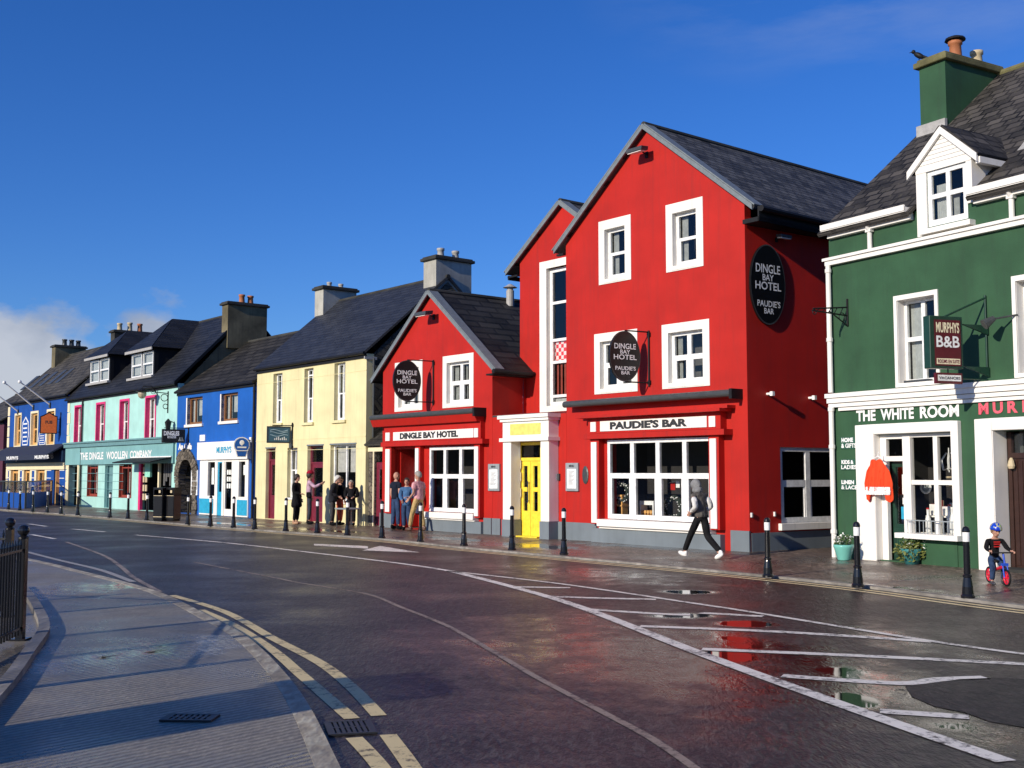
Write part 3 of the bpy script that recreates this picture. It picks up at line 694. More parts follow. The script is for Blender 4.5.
dd = MB().box(e_[3], e_[4], -.03, .03, z0, z1 - .1).build('door', SKYB, s_)
B(e_[3] + .08, e_[4] - .08, -.04, -.031, 1.0, 2.2).build('door_glass', GLASS, s_)
dl = MB().box(e_[5], e_[5] + .08, -.03, .03, z0, z1 - .1).box(e_[6] - .08, e_[6], -.03, .03, z0, z1 - .1).box(e_[5] + .08, e_[6] - .08, -.03, .03, z0, .3).build('glazed_door', WHITE, s_)
m = MB(); yy = 1.2
m.face([(x0, yy, 0), (x1, yy, 0), (x1, yy, z1), (x0, yy, z1)]); m.face([(x0, .3, z1), (x1, .3, z1), (x1, yy, z1), (x0, yy, z1)]); m.face([(x1, .3, 0), (x1, yy, 0), (x1, yy, z1), (x1, .3, z1)]); m.face([(x0, .3, 0), (x0, yy, 0), (x0, yy, z1), (x0, .3, z1)])
m.build('shade_backing', DIM, s_)
m = MB()
for i in range(3):
    for j in range(3): m.box(e_[5] + .15 + j * .2, e_[5] + .3 + j * .2, .012, .016, 1.15 + i * .28, 1.35 + i * .28)
m.box(U(211.3, 480)[0], U(213.7, 480)[0], .012, .016, 1.3, 2.0).box(U(243, 480)[0], U(245.5, 480)[0], .012, .016, 1.7, 2.1); m.build('window_poster', LETW, s_)
r = RC(201, 427, 206, 432.5); B(r[0] + .0, r[1], -.05, -.001, 3.15, 3.42).build('alarm_box', LETW, b)
house_roof(b, -32.46, -24.67, 5.45, 3.42, 7.88, 6.84, SL_DARK, gut=BLACK, xo=.0, ov=.08)
shell(b, -32.44, -24.69, 5.38, 5.38, 6.84, (3.42, 7.72), BLUE)
downpipe(b, -24.72, 0, 5.3, BLACK)
MB().box(-24.98, -24.80, -.12, -.001, 3.0, 3.2).build('meter_box', LETW, b)

# ---- mint building with dormers
b = bld('mint_building', 'mint green shop with magenta windows and two dark dormers', ROW, -47.62)
mw = [RC(75.6, 407.4, 82, 444.3), RC(97.2, 404.6, 105, 443.6), RC(120.8, 401.5, 129, 442), RC(146.5, 398, 155.8, 440.5)]
gw = [RC(88.2, 461, 98.2, 495.7), RC(120, 460.5, 132, 497)]
gd = RC(105.3, 460.4, 113.2, 509); gd = gd[:2] + (.02, gd[3])
od = (U(139, 480)[0], U(171.5, 480)[0], .02, U(139, 459)[1])
ax = U(73.5, 480)[0]; aw_ = .72; az = U(73, 464)[1] - .2
arch = [(ax - aw_, .02), (ax + aw_, .02)] + [(ax + aw_ * math.cos(t), az + .45 * math.sin(t)) for t in [math.pi * k / 10 for k in range(11)]]
m = MB(); wallmesh(m, [(-47.60, -.25), (-32.47, -.25), (-32.47, 5.83), (-47.60, 5.83)], mw + gw + [gd, od, arch], 0, .3); m.build('front_wall', MINT, b)
for r in mw: win(b, *r, y=.18, fw=.08, mat=PVC, cols=(.5,), rails=(.5,), bar=.06, band=(.10, .10, .12, .03), bandmat=PINK, curtain=[(0, 1, .3, 1)])
for r in mw: MB().box(r[0], r[0] + .006, .0, .18, r[2], r[3]).box(r[0], r[1], .0, .18, r[2] - .0, r[2] + .006).build('window_reveal', PINK, b)
for r in gw: win(b, *r, y=.12, fw=.08, mat=REDWOOD, cols=(.5,), rails=(.8,), bar=.06, gl=SHOPG, band=(.03, .03, .03, .02), bandmat=REDWOOD, lower=False, curtain=[(.55, .9, .1, .45), (.25, .5, .05, .7)])
MB().box(gd[0], gd[1], .2, .26, .02, gd[3]).box(gd[0], gd[0] + .06, .1, .2, .02, gd[3]).build('door', TEAL, b)
MB().box(ax - aw_ - .02, ax + aw_ + .02, .55, .6, 0, az + .5).build('arch_door', DOORW, b)
m = MB()
for k in range(10):
    t0, t1 = math.pi * k / 10, math.pi * (k + 1) / 10
    m.prism([(ax + aw_ * math.cos(t0), -.05, az + .45 * math.sin(t0)), (ax + (aw_ + .22) * math.cos(t0), -.05, az + .67 * math.sin(t0)), (ax + (aw_ + .22) * math.cos(t1), -.05, az + .67 * math.sin(t1)), (ax + aw_ * math.cos(t1), -.05, az + .45 * math.sin(t1))], (0, .35, 0))
m.box(ax + aw_, ax + aw_ + .22, -.05, .3, 0, az).box(ax - aw_ - .22, ax - aw_, -.05, .3, 0, az); m.build('arch_surround', IVORY, b)
zc = U(120, 445)[1]
m = MB().box(-47.55, -32.55, -.20, -.001, zc - .02, zc + .18).box(-47.5, -32.6, -.28, -.001, zc + .18, zc + .26); m.build('cornice', TEAL, b)
f = B(-47.5, -32.6, -.10, -.001, zc - .95, zc - .02).build('fascia', paint('fascia_teal', (.20, .40, .40), .55, .08, .003, .25), b)
z0 = U(110, 459.2, -.1)[1]; z1 = U(110, 451.6, -.1)[1]
for s, a, c in (('THE', 80.5, 88), ('DINGLE', 89.5, 103.5), ('WOOLLEN', 106.5, 127.5), ('COMPANY', 130, 151.8)):
    lettering(f, s, U(a, 455, -.1)[0], U(c, 455, -.1)[0], z0, z1, -.104, LETW, off=.03)
m = MB()
for k in range(9): m.box(-47.6, -47.25 + .12 * (k % 2), -.03, -.001, .1 + k * .63, .68 + k * .63)
m.build('quoins', IVORY, b)
m = MB()
for z in (.55, .95, 1.35, 1.75, 2.15): m.box(-46.5, -38.9, -.008, -.001, z, z + .02)
m.build('joint_lines', TEAL, b)
# open shop doorway with goods
x0, x1, zz0, zz1 = od
m = MB(); m.face([(x0, 1.6, 0), (x1, 1.6, 0), (x1, 1.6, zz1), (x0, 1.6, zz1)]); m.face([(x0, .3, zz1), (x1, .3, zz1), (x1, 1.6, zz1), (x0, 1.6, zz1)]); m.face([(x1, .3, 0), (x1, 1.6, 0), (x1, 1.6, zz1), (x1, .3, zz1)]); m.face([(x0, .3, 0), (x0, 1.6, 0), (x0, 1.6, zz1), (x0, .3, zz1)])
m.build('shop_shade_backing', DARK, b)  # dark sheets painted as the shade inside the doorway
MB().box(x0, x0 + .25, -.03, .1, .02, zz1).build('shop_pilaster', PINK, b)
MB().box(U(158, 480)[0], U(159.3, 480)[0], -.02, .08, .02, zz1).build('door_post', IVORY, b)
r = RC(146, 463.5, 151.2, 477); B(r[0], r[1], -.05, .05, r[2], r[3]).build('shop_notice', plain('mint_board', (.3, .7, .55)), b)
m = MB()
for i in range(6):
    for j in range(2): m.box(x0 + .35 + j * .3, x0 + .55 + j * .3, .05, .1, .5 + i * .42, .8 + i * .42)
m.build('hanging_hats', BUFF, b)
m = MB()
for i in range(5): m.box(U(160.5 + 2 * i, 470)[0], U(161.8 + 2 * i, 470)[0], .15, .2, 1.2 + .2 * (i % 3), 2.3)
m.build('hanging_jackets', plain('wool_grey', (.12, .12, .12), .9), b)
m = MB(); xa, xb = U(135, 455)[0], x1 + .2
m.prism([(xa, -.12, zz1 + .06), (xa, -1.1, zz1 - .16), (xa, -1.1, zz1 - .21), (xa, -.12, zz1 - .01)], (xb - xa, 0, 0)); m.build('canopy', BLACK, b)
MB().box(xa - .05, xb + .05, -.16, -.105, zz1 + .05, zz1 + .10).build('canopy_rail', LETW, b)
house_roof(b, -47.62, -32.47, 5.90, 3.42, 9.40, 6.84, SL_BLACK, gut=BLACK, xo=.05, ov=.10)
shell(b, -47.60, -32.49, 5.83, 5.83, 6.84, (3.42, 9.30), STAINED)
def dormer(par, x0, x1, zs, zt, zr, yf=.5, hip=1.5, yb=3.0):
    o = MB()
    o.box(x0, x0 + .14, yf, yf + .2, zs - .3, zt).box(x1 - .14, x1, yf, yf + .2, zs - .3, zt).box(x0 + .14, x1 - .14, yf + .01, yf + .19, zt - .12, zt).box(x0 + .14, x1 - .14, yf + .01, yf + .19, zs - .3, zs)
    for x in (x0 + .03, x1 - .03 - .04): o.prism([(x, yf + .2, zs - .3), (x, yb, zt), (x, yf + .2, zt)], (.04, 0, 0))
    d = o.build('dormer', BLACK, par)
    xm = (x0 + x1) / 2; r = MB(); ov = .22; a, c = x0 - ov, x1 + ov; f = yf - ov
    r.slab([(a, f, zt), (c, f, zt), (xm, yf + hip, zr)], .05)
    r.slab([(c, f, zt), (c, yb, zt), (xm, yb + .6, zr), (xm, yf + hip, zr)], .05); r.slab([(a, yb, zt), (a, f, zt), (xm, yf + hip, zr), (xm, yb + .6, zr)], .05)
    r.build('dormer_roof', SL_BLACK, d)
    B(a, c, f - .03, f + .02, zt - .10, zt + .03).build('dormer_fascia', LEAD, d)
    wm = MB(); xi0, xi1 = x0 + .14, x1 - .14; xc = (xi0 + xi1) / 2
    for a_, c_ in ((xi0, xc - .07), (xc + .07, xi1)):
        wm.box(a_, a_ + .07, yf - .01, yf + .08, zs, zt - .12).box(c_ - .07, c_, yf - .01, yf + .08, zs, zt - .12).box(a_ + .07, c_ - .07, yf - .01, yf + .08, zt - .2, zt - .12).box(a_ + .07, c_ - .07, yf - .01, yf + .08, zs, zs + .09).box(a_ + .07, c_ - .07, yf - .005, yf + .07, (zs + zt) / 2 - .08, (zs + zt) / 2)
    wm.build('dormer_window', PVC, d)
    SH(xi0 + .03, xi1 - .03, yf + .03, zs + .03, zt - .15).build('pane', GLASS, d)
    B(xc - .069, xc + .069, yf + .001, yf + .1, zs, zt - .12).build('mullion', BLACK, d)
    B(xi0, xi1, yf + .14, yf + .15, zs, zt - .1).build('curtain', CURT, d)
    B(x0 - .1, x1 + .1, yf - .18, yf + .0, zs - .12, zs - .001).build('dormer_sill', LEAD, d)
dormer(b, U(89.3, 384, .5)[0], U(110.5, 354, .5)[0], U(95, 383, .5)[1], U(110, 355, .5)[1], 9.50)
dormer(b, U(130.5, 380, .5)[0], U(154.8, 346, .5)[0], U(136, 378, .5)[1], U(154, 348, .5)[1], 9.50)
chimney(b, -47.6, -46.98, 2.25, 4.2, 7.9, 9.90, CAPD, CAPD, [(.2, .42, .14), (.5, .5, .14), (.8, .48, .14)], [BUFF, BUFF, TERRA])
chimney(b, -33.0, -32.36, 2.3, 4.3, 7.6, 9.80, STAINED, CAPD, [(.42, .42, .14), (.64, .4, .14)], [TERRA])
MB().prism([(-32.50, -.2, 5.75), (-32.50, 3.42, 9.36), (-32.50, 3.42, 9.56), (-32.50, -.2, 5.90)], (.10, 0, 0)).build('verge_parapet', SL_BLACK, b)
downpipe(b, U(82.5, 450)[0], .1, 5.7, BLACK)
# ---- pub at the far left
b = bld('pub_building', 'deep blue pub with cream windows, flagpoles and glass terrace screen', ROW, -59.25)
PW = ROW
pw = [RC(15.8, 415.5, 21.3, 446), RC(31.8, 413.5, 38.2, 445.3), RC(48, 411.5, 55, 444.5)]
x0 = -59.0
gd = RC(54.3, 461, 60, 506.5); gd = gd[:2] + (.02, gd[3]); gws = [RC(11.5, 463.5, 19, 493), RC(37, 462.5, 45.5, 493), RC(24.5, 463, 30.8, 493)]
m = MB(); wallmesh(m, [(-59.2, -.3), (-47.63, -.3), (-47.63, 6.12), (-59.2, 6.12)], pw + gws + [gd], 0, .3); m.build('front_wall', PUBBLUE, b)
for r in pw: win(b, *r, y=.14, fw=.12, mat=TAN, cols=(), rails=(.5,), bar=.1, band=(.14, .12, .12, .03), bandmat=IVORY)
for r in gws: win(b, *r, y=.12, fw=.14, mat=TAN, cols=(.5,), rails=(.7,), bar=.12, band=(.34, .10, .1, .03), bandmat=IVORY, lower=False)
dd = MB().box(gd[0], gd[1], .10, .16, .02, gd[3]).build('door', TAN, b)
m = MB().box(gd[0] + .15, gd[1] - .15, .08, .10, .25, 1.0).box(gd[0] + .15, gd[1] - .15, .08, .10, 1.15, gd[3] - .5).build('door_panel', BROWN, dd)
zt = U(30, 447, -.9)[1]
MB().prism([(-59.1, -.001, zt + .15), (-59.1, -1.0, zt - .45), (-59.1, -1.0, zt - .75), (-59.1, -.95, zt - .75), (-59.1, -.93, zt - .5), (-59.1, -.001, zt + .05)], (11.3, 0, 0)).build('awning', plain('awning_navy', (.015, .022, .05), .8), b)
for a, c in ((7, 18.5), (35, 49)):
    lettering(b, 'MURPHYS', U(a, 450, -1.0)[0], U(c, 450, -1.0)[0], zt - .70, zt - .50, -1.006, LETW, off=.04)
zf = U(30, 457.5, -.2)[1]
f = B(-58.9, -47.7, -.2, -.001, zf - .32, zf + .32).build('fascia', paint('pub_fascia', (.015, .04, .09), .45, .05), b)
lettering(f, "JOHN BENNYS PUB", U(16, 457, -.2)[0], U(53.5, 457, -.2)[0], zf - .22, zf + .24, -.205, LETW, off=.02)
B(-58.9, -47.7, -.10, -.001, zf - .72, zf - .32).build('fascia_band', IVORY, b)
m = MB()
for xq in (U(9, 480)[0], U(22, 480)[0], U(34, 480)[0], U(49, 480)[0], U(62, 480)[0]):
    for k in range(6): m.box(xq - .42, xq + .42, -.03, -.001, .15 + k * .44, .19 + k * .44)
m.build('white_banding', LETW, b)
m = MB()
for k in range(9): m.box(-59.2, -58.75, -.03, -.001, .1 + k * .66, .70 + k * .66)
m.build('quoins', IVORY, b)
for pxl, pxr, pt, pb in ((22.6, 29.6, 417, 445.5), (39, 46.5, 430, 445)):
    r = RC(pxl, pt, pxr, pb); w_ = r[1] - r[0]; h_ = r[3] - r[2]; xm = (r[0] + r[1]) / 2
    shape = [(-.35, 0), (.35, 0), (.5, .35), (.42, .8), (0, 1), (-.42, .8), (-.5, .35)]
    p = MB().prism([(xm + a * w_, -.02, r[2] + c * h_) for a, c in shape], (0, .018, 0)).build('painted_plaque', LETW, b)
    MB().prism([(xm + a * w_ * .84, -.026, r[2] + h_ * (.04 + c * .9)) for a, c in shape], (0, .005, 0)).build('plaque_field', PUBBLUE, p)
    m = MB()
    for k in range(5): m.box(xm - w_ * .28, xm + w_ * .28, -.032, -.027, r[2] + h_ * (.12 + .15 * k), r[2] + h_ * (.17 + .15 * k))
    m.build('plaque_scrolls', LETW, p)
house_roof(b, -59.25, -47.63, 6.20, 3.42, 9.35, 6.84, SL_OLD, gut=BLACK, xo=.05, ov=.10)
shell(b, -59.2, -47.65, 6.12, 6.12, 6.84, (3.42, 9.25), PUBBLUE)
m = MB(); k_ = (9.35 - 6.16) / 3.42
for px in (30.5, 39.5, 48.5, 57.5, 65):
    xx = U(px, 380, 1.4)[0]; m.prism([(xx - .35, y_, 6.16 + k_ * y_ + .10) for y_ in (.9,)] + [(xx + .35, .9, 6.16 + k_ * .9 + .10), (xx + .35, 1.9, 6.16 + k_ * 1.9 + .10), (xx - .35, 1.9, 6.16 + k_ * 1.9 + .10)], (0, -.03, .05))
m.build('rooflights', DGREY, b)
chimney(b, -58.9, -58.2, 2.45, 4.4, 8.0, 10.05, STAINED, CAPD, [(.35, .42, .15), (.58, .42, .15), (.8, .4, .15)], [DGREY])
# ---- house beyond the pub, only its edge in view
b = bld('plum_building', 'dark plum house front at the far left edge of the row', ROW, -70)
m = MB(); wr = (-63.0, -61.9, 3.4, 5.0)
PLUM = paint('plum_render', (.10, .03, .05), .6)
wallmesh(m, [(-70, -.3), (-60.1, -.3), (-60.1, 5.2), (-70, 5.2)], [wr], 0, .3); m.build('front_wall', PLUM, b)
win(b, *wr, y=.12); B(-70, -60.1, -.25, -.001, 2.7, 3.3).build('fascia', IVORY, b)
house_roof(b, -70, -60.1, 5.2, 3.4, 7.4, 6.8, SL_OLD, gut=BLACK); shell(b, -70, -60.1, 5.2, 5.2, 6.8, (3.4, 7.3), PLUM)

# ---- green building on the right
b = bld('green_building', 'dark green three-storey guesthouse with white trim, dormer and tall chimney', GRN, -2.44)
def G(px, py, y=0.): return GRN.uv(px, py, y)
gx0, gx1 = -2.44, 9.0
gw1 = (-.63, .31, 3.57, 5.27); gw2 = (2.08, 3.02, 3.57, 5.27); gw3 = (4.6, 5.6, 3.57, 5.27)
shop = (-1.22, .66, .02, 2.56); mdoor = (1.57, 2.75, .02, 2.55); gw4 = (4.2, 6.2, .7, 2.6)
dw = (.21, 1.12, 6.62, 7.72)
m = MB(); wallmesh(m, [(gx0, -.25), (gx1, -.25), (gx1, 7.0), (1.22, 7.0), (1.22, 7.86), (.62, 8.38), (-.02, 7.86), (-.02, 7.0), (gx0, 7.0)], [gw1, gw2, gw3, shop, mdoor, gw4, dw], 0, .3); m.build('front_wall', GREEN, b)
for r in (gw1, gw2, gw3):
    win(b, *r, y=.20, fw=.07, cols=(.5,), rails=(.53,), bar=.09, band=(.07, .09, .07, .03), bandmat=WHITE, lower=False, curtain=[(0, .36, 0, 1)])
    MB().box(r[0] - .001, r[0] + .012, .001, .2, r[2], r[3]).box(r[0] + .012, r[1] - .012, .001, .2, r[3] - .012, r[3] + .001).build('window_reveal', WHITE, b)
    MB().box(r[0] + .1, r[1] - .25, .02, .16, r[2] + .001, r[2] + .06).build('window_box', DGREY, b)
# string courses and mouldings
m = MB().box(gx0 - .04, gx1, -.10, -.001, 6.26, 6.40).box(gx0 - .08, gx1, -.14, -.001, 6.36, 6.42); m.build('upper_string_course', WHITE, b)
m = MB().box(gx0 - .05, gx1, -.18, -.001, 3.38, 3.47).box(gx0 - .03, gx1, -.14, -.001, 3.27, 3.38).box(gx0 - .02, gx1, -.10, -.001, 3.18, 3.26).box(gx0 + .22, gx1, -.06, -.001, 3.10, 3.17)
m.build('shop_cornice', WHITE, b)
# gutters, interrupted by the dormer
for a, c in ((gx0 + .02, -.16), (1.28, gx1)):
    m = MB(); m.box(a, c, -.26, -.10, 6.98, 7.08).box(a, c, -.28, -.24, 7.0, 7.12).box(a + .05, c, -.12, -.001, 6.84, 6.98); m.build('gutter', WHITE, b)
for px in (872, 1015):
    x = G(px, 235)[0]; MB().tube((x, -.07, 6.42), (x, -.07, 6.80), .05).tube((x, -.18, 6.98), (x, -.07, 6.80), .05).box(x - .07, x + .07, -.13, -.02, 6.78, 6.84).build('downpipe', WHITE, b)
m = MB(); x = gx0 + .05
m.tube((x, -.09, 3.5), (x, -.09, 6.28), .055).tube((x, -.09, -.0), (x, -.09, 3.2), .055)
for z in (.5, 2.3, 3.1, 4.6, 6.1): m.tube((x, -.09, z), (x, -.09, z + .08), .07)
m.build('downpipe', WHITE, b)
# roof
KR = (11.12 - 7.06) / 4.95
m = MB(); ys = 1.0 / KR * (8.3 - 7.06)
def rz_(y): return 7.06 + KR * y
hy = -.2
m.slab([(gx0 - .1, hy, rz_(hy)), (-.08, hy, rz_(hy)), (-.08, 1.0, rz_(1.0)), (gx0 - .1, 1.0, rz_(1.0))], .08)
m.slab([(1.26, hy, rz_(hy)), (gx1, hy, rz_(hy)), (gx1, 1.0, rz_(1.0)), (1.26, 1.0, rz_(1.0))], .08)
m.slab([(gx0 - .1, 1.0, rz_(1.0)), (gx1, 1.0, rz_(1.0)), (gx1, 4.95, 11.12), (gx0 - .1, 4.95, 11.12)], .08)
m.slab([(gx1, 10, 7.0), (gx0 - .1, 10, 7.0), (gx0 - .1, 4.95, 11.12), (gx1, 4.95, 11.12)], .08)
r_ = m.build('roof', SL_BIG, b)
m = MB().tube((gx0 - .1, 4.95, 11.2), (gx1, 4.95, 11.2), .10, n=8); m.build('ridge_tiles', CAPC, r_)
MB().prism([(gx0, .3, -.2), (gx0, 9.8, -.2), (gx0, 9.8, 7.1), (gx0, 4.95, 11.08), (gx0, .3, 7.2)], (.2, 0, 0)).build('side_wall', GREEN, b)
B(gx0 + .2, gx1, 9.6, 9.8, -.2, 7.0).build('back_wall', GREEN, b); MB().prism([(gx1, .3, -.2), (gx1, 9.8, -.2), (gx1, 9.8, 7.1), (gx1, 4.95, 11.08), (gx1, .3, 7.2)], (-.2, 0, 0)).build('side_wall', GREEN, b)
# dormer: white boarded cheeks and gable
d = MB()
d.box(-.04, .20, -.04, -.001, 6.46, 7.80).box(1.13, 1.26, -.04, -.001, 6.9, 7.80)
d.prism([(-.04, -.02, 7.72), (1.26, -.02, 7.72), (1.26, -.02, 7.80), (.62, -.02, 8.40), (-.04, -.02, 7.80)], (0, -.03, 0))
for x in (-.04, 1.22): d.prism([(x, .0, 7.0), (x, .9, 7.80), (x, 0, 7.80)], (.04, 0, 0))
dm = d.build('dormer', WHITE, b)
q = MB(); za, zl_, xl_, xr_ = 8.50, 7.74, -.20, 1.43
for xe in (xl_, xr_): q.prism([(xe, -.12, zl_ - .10), (.62, -.12, za - .12), (.62, -.12, za + .03), (xe, -.12, zl_ + .06)], (0, .05, 0))
q.build('dormer_bargeboard', WHITE, dm)
q = MB()
q.slab([(xl_, 1.6, zl_ + .02), (xl_, -.1, zl_ + .02), (.62, -.1, za + .02), (.62, 1.9, za + .02)], .05); q.slab([(xr_, -.1, zl_ + .02), (xr_, 1.6, zl_ + .02), (.62, 1.9, za + .02), (.62, -.1, za + .02)], .05)
q.build('dormer_roof', SL_BIG, dm)
MB().box(1.36, 1.46, -.05, 1.0, 7.62, 7.74).build('dormer_gutter', WHITE, dm)
x = 1.62; MB().prism([(1.5, .95, 7.80), (1.72, .95, 7.80), (1.72, 1.75, 8.55), (1.5, 1.75, 8.55)], (0, -.06, .08)).build('dormer_flashing', LEAD, dm)
m = MB()
for k in range(6): m.box(.04 + k * .09, 1.2 - k * .09, -.058, -.051, 7.86 + k * .085, 7.865 + k * .085)
m.build('weatherboards', LEAD, dm)
w = win(b, *dw, y=.0, fw=.09, cols=(.52,), rails=(.53,), bar=.09, lower=False, fd=.06, curtain=[(.04, .46, 0, .8), (.56, .75, 0, .45)])
B(.10, 1.28, -.17, -.001, 6.46, 6.56).build('dormer_sill', WHITE, dm); 
chimney(b, -2.40, -1.68, 3.02, 5.02, 9.2, 11.40, GREEN, CAPC, [(.42, .52, .15), (.80, .42, .14)], [TERRA, BUFF], cap=.20)
B(-2.46, -1.66, 2.93, 3.012, 9.5, 9.82).build('chimney_flashing', LEAD, b)
MB().lathe([(.24, 0), (.22, .05), (.10, .10)], (-2.04, 3.86, 11.93), 12).build('pot_cowl', BLACK, b)
# THE WHITE ROOM shopfront
zt = 2.77
m = MB().box(-1.72, -1.23, -.12, -.001, -.1, zt).box(.66, .82, -.12, -.001, .56, zt).box(-1.23, .66, -.12, -.001, 2.57, zt); m.build('shop_surround', WHITE, b, bevel=.01)
m = MB().box(-1.225, -1.215, -.11, .2, .02, 2.57); m.build('shop_reveal', WHITE, b)
xd = -.56
sfm = MB(); y0, y1 = .06, .15
sfm.box(-1.21, -1.06, y0, y1, .02, 2.56).box(xd - .07, xd + .12, y0 - .02, y1, .02, 2.56).box(.57, .66, y0, y1, .60, 2.56).box(-1.06, xd - .07, y0, y1, 2.47, 2.56).box(xd + .12, .57, y0, y1, 2.49, 2.56)
sfm.box(-1.06, xd - .07, y0 + .002, y1 - .002, 2.02, 2.12).box(xd + .12, .57, y0 + .002, y1 - .002, 1.55, 1.64)
xq = G(933.8, 480)[0]; sfm.box(xq - .05, xq + .05, y0 + .004, y1 - .004, .6, 2.56)
sfm.box(xd - .08, .84, -.24, y1, .50, .60).box(xd + .0, .66, .1, .15, .02, .5)
s_ = sfm.build('shopfront', WHITE, b)
SH(-1.05, .6, .10, 2.12, 2.5).build('pane', SHOPG, s_); SH(xd + .1, .6, .10, .6, 2.12).build('pane', SHOPG, s_)
B(xd + .12, .66, -.02, .08, -.1, .50).build('stall_riser', GREEN, b)
dd = MB().box(-1.05, xd - .075, .20, .25, .03, .75).box(-1.05, -.95, .20, .25, .75, 2.02).box(xd - .17, xd - .075, .20, .25, .75, 2.02).box(-.95, xd - .17, .2, .25, 1.9, 2.02).box(-1.02, xd - .1, .185, .2, .1, .65).build('door', DOORG, b)
B(-.96, xd - .16, .22, .226, .74, 1.92).build('pane', SHOPG, dd)
m = MB()
for k in range(7): m.box(-.93 + k * .045, -.92 + k * .045, .176, .186, .2, .58)
m.build('door_grooves', GREEN, dd)
m = MB().box(-.80, -.62, .205, .215, 1.35, 1.75).box(-.80, -.66, .205, .215, 1.15, 1.28); m.build('door_notices', LETW, dd)
B(-.84, -.66, .205, .213, .85, 1.1).build('door_poster', SKYB, dd)
m = MB(); yy = 1.5
m.face([(-1.22, yy, 0), (.66, yy, 0), (.66, yy, 2.56), (-1.22, yy, 2.56)]); m.face([(-1.22, .3, 2.56), (.66, .3, 2.56), (.66, yy, 2.56), (-1.22, yy, 2.56)]); m.face([(.66, .3, 0), (.66, yy, 0), (.66, yy, 2.56), (.66, .3, 2.56)]); m.face([(-1.22, .3, 0), (-1.22, yy, 0), (-1.22, yy, 2.56), (-1.22, .3, 2.56)]); m.build('shade_backing', DARK, s_)
MB().box(-.5, .6, .3, .8, .52, .60).build('display_shelf', WHITE, s_); MB().box(-.5, .6, .52, .80, .90, .93).build('raised_shelf', WHITE, s_)
m = MB()
for k in range(12): m.box(-.47 + k * .095, -.458 + k * .095, -.06, -.05, .60, .86)
m.box(-.5, .62, -.062, -.052, .84, .86); m.build('window_rail', VERGE, s_)
lx0, lx1 = G(856.7, 415)[0], G(959.5, 412)[0]
lettering(b, 'THE', lx0, lx0 + .52, 2.855, 3.085, -.012, LETW, off=.035, th=.011)
lettering(b, 'WHITE', lx0 + .65, lx0 + 1.49, 2.855, 3.085, -.012, LETW, off=.035, th=.011)
lettering(b, 'ROOM', lx0 + 1.64, lx1, 2.852, 3.088, -.012, LETW, off=.035, th=.011)
PINKL = plain('pink_letters', (.80, .12, .16), .5)
mx = G(979, 408)[0]; mw_ = (G(1019, 408)[0] - mx)
for k, ch in enumerate("MURPHYS"):
    a = mx + k * mw_ * .365; lettering(b, ch, a, a + mw_ * .255, 2.87, 3.09, -.012, PINKL, off=.04, th=.011)
for (t1_, t2_, ya, yb_) in (('HOME', '& GIFTS', 437.3, 449), ('KIDS &', 'LADIES', 459.5, 470), ('LINEN', '& LACE', 479.5, 490)):
    r = RC(841.2, ya, 858.7, yb_, 0, GRN); r = (r[0], -1.76) + r[2:]; p = B(r[0], r[1], -.02, -.001, r[2], r[3]).build('shop_plate', plain('plate_green', (.02, .09, .055)), b)
    hh_ = r[3] - r[2]
    lettering(p, t1_, r[0] + .03, r[1] - .10, r[2] + hh_ * .56, r[2] + hh_ * .94, -.022, LETW, off=.05, th=.01)
    lettering(p, t2_, r[0] + .02, r[1] - .02, r[2] + hh_ * .08, r[2] + hh_ * .46, -.022, LETW, off=.03, th=.01)
# guesthouse doorway
m = MB().box(1.19, 1.56, -.12, -.001, -.1, 2.78).box(2.76, 3.1, -.12, -.001, -.1, 2.78).box(1.56, 2.76, -.12, -.001, 2.56, 2.78); m.build('door_surround', WHITE, b, bevel=.01)
m = MB().box(1.565, 1.58, -.11, .28, .02, 2.55); m.build('door_reveal', WHITE, b)
dd = MB().box(1.6, 1.68, .27, .36, .02, 2.54).box(2.66, 2.74, .27, .36, .02, 2.54).box(1.68, 2.66, .27, .36, 2.05, 2.15).box(1.68, 2.66, .30, .34, .02, 2.05)
for k in range(9): dd.box(1.70 + k * .105, 1.78 + k * .105, .285, .30, .1, 2.0)
dd = dd.build('door', DOORW, b)
B(1.68, 2.66, .32, .326, 2.15, 2.5).build('fanlight', GLASS, dd); B(1.62, 2.70, .6, .61, 0, 2.55).build('shade_backing', DIM, dd)
B(1.56, 2.76, -.15, .3, -.1, .06).build('doorstep', CAPD, b)
MB().lathe([(.05, 0), (.07, .05), (.05, .14), (.02, .2)], (1.72, .2, 1.86), 10).build('door_lantern', BUFF, b)
win(b, *gw4, y=.12, cols=(.5,), rails=(.6,), band=(.12, .14, .1, .05), bandmat=WHITE)
CUR[0] = 0

# ================================================================== SIGNS AND WALL FITTINGS
def side_at(fr, x, px, py):            # pixel -> (y, z) on the plane at right angles to a front, at frame position x
    d = ray(px, py); o = fr.P + fr.u * x; t = o.dot(fr.u) / Vector((d.x, d.y)).dot(fr.u)
    return (Vector((d.x, d.y)) * t - fr.P).dot(fr.i), EYE + d.z * t - fr.base
def perp(a, z, d): return (d, a, z)    # board at right angles to the wall, seen from the right
def flat(a, z, d): return (a, -d, z)
def hang_sign(label, fr, pxw, l, t, r, bt):      # returns thing, y0,y1,z0,z1 (local; y is out of the wall)
    x = fr.uv(pxw, (t + bt) / 2)[0]
    ya, zt = side_at(fr, x, l, t); yb = side_at(fr, x, r, t)[0]; zb = side_at(fr, x, l, bt)[1]
    o = fthing('hanging_sign', label, 'sign', fr, x); o.rotation_euler.z -= R_(11)
    return o, ya, yb, zb, zt
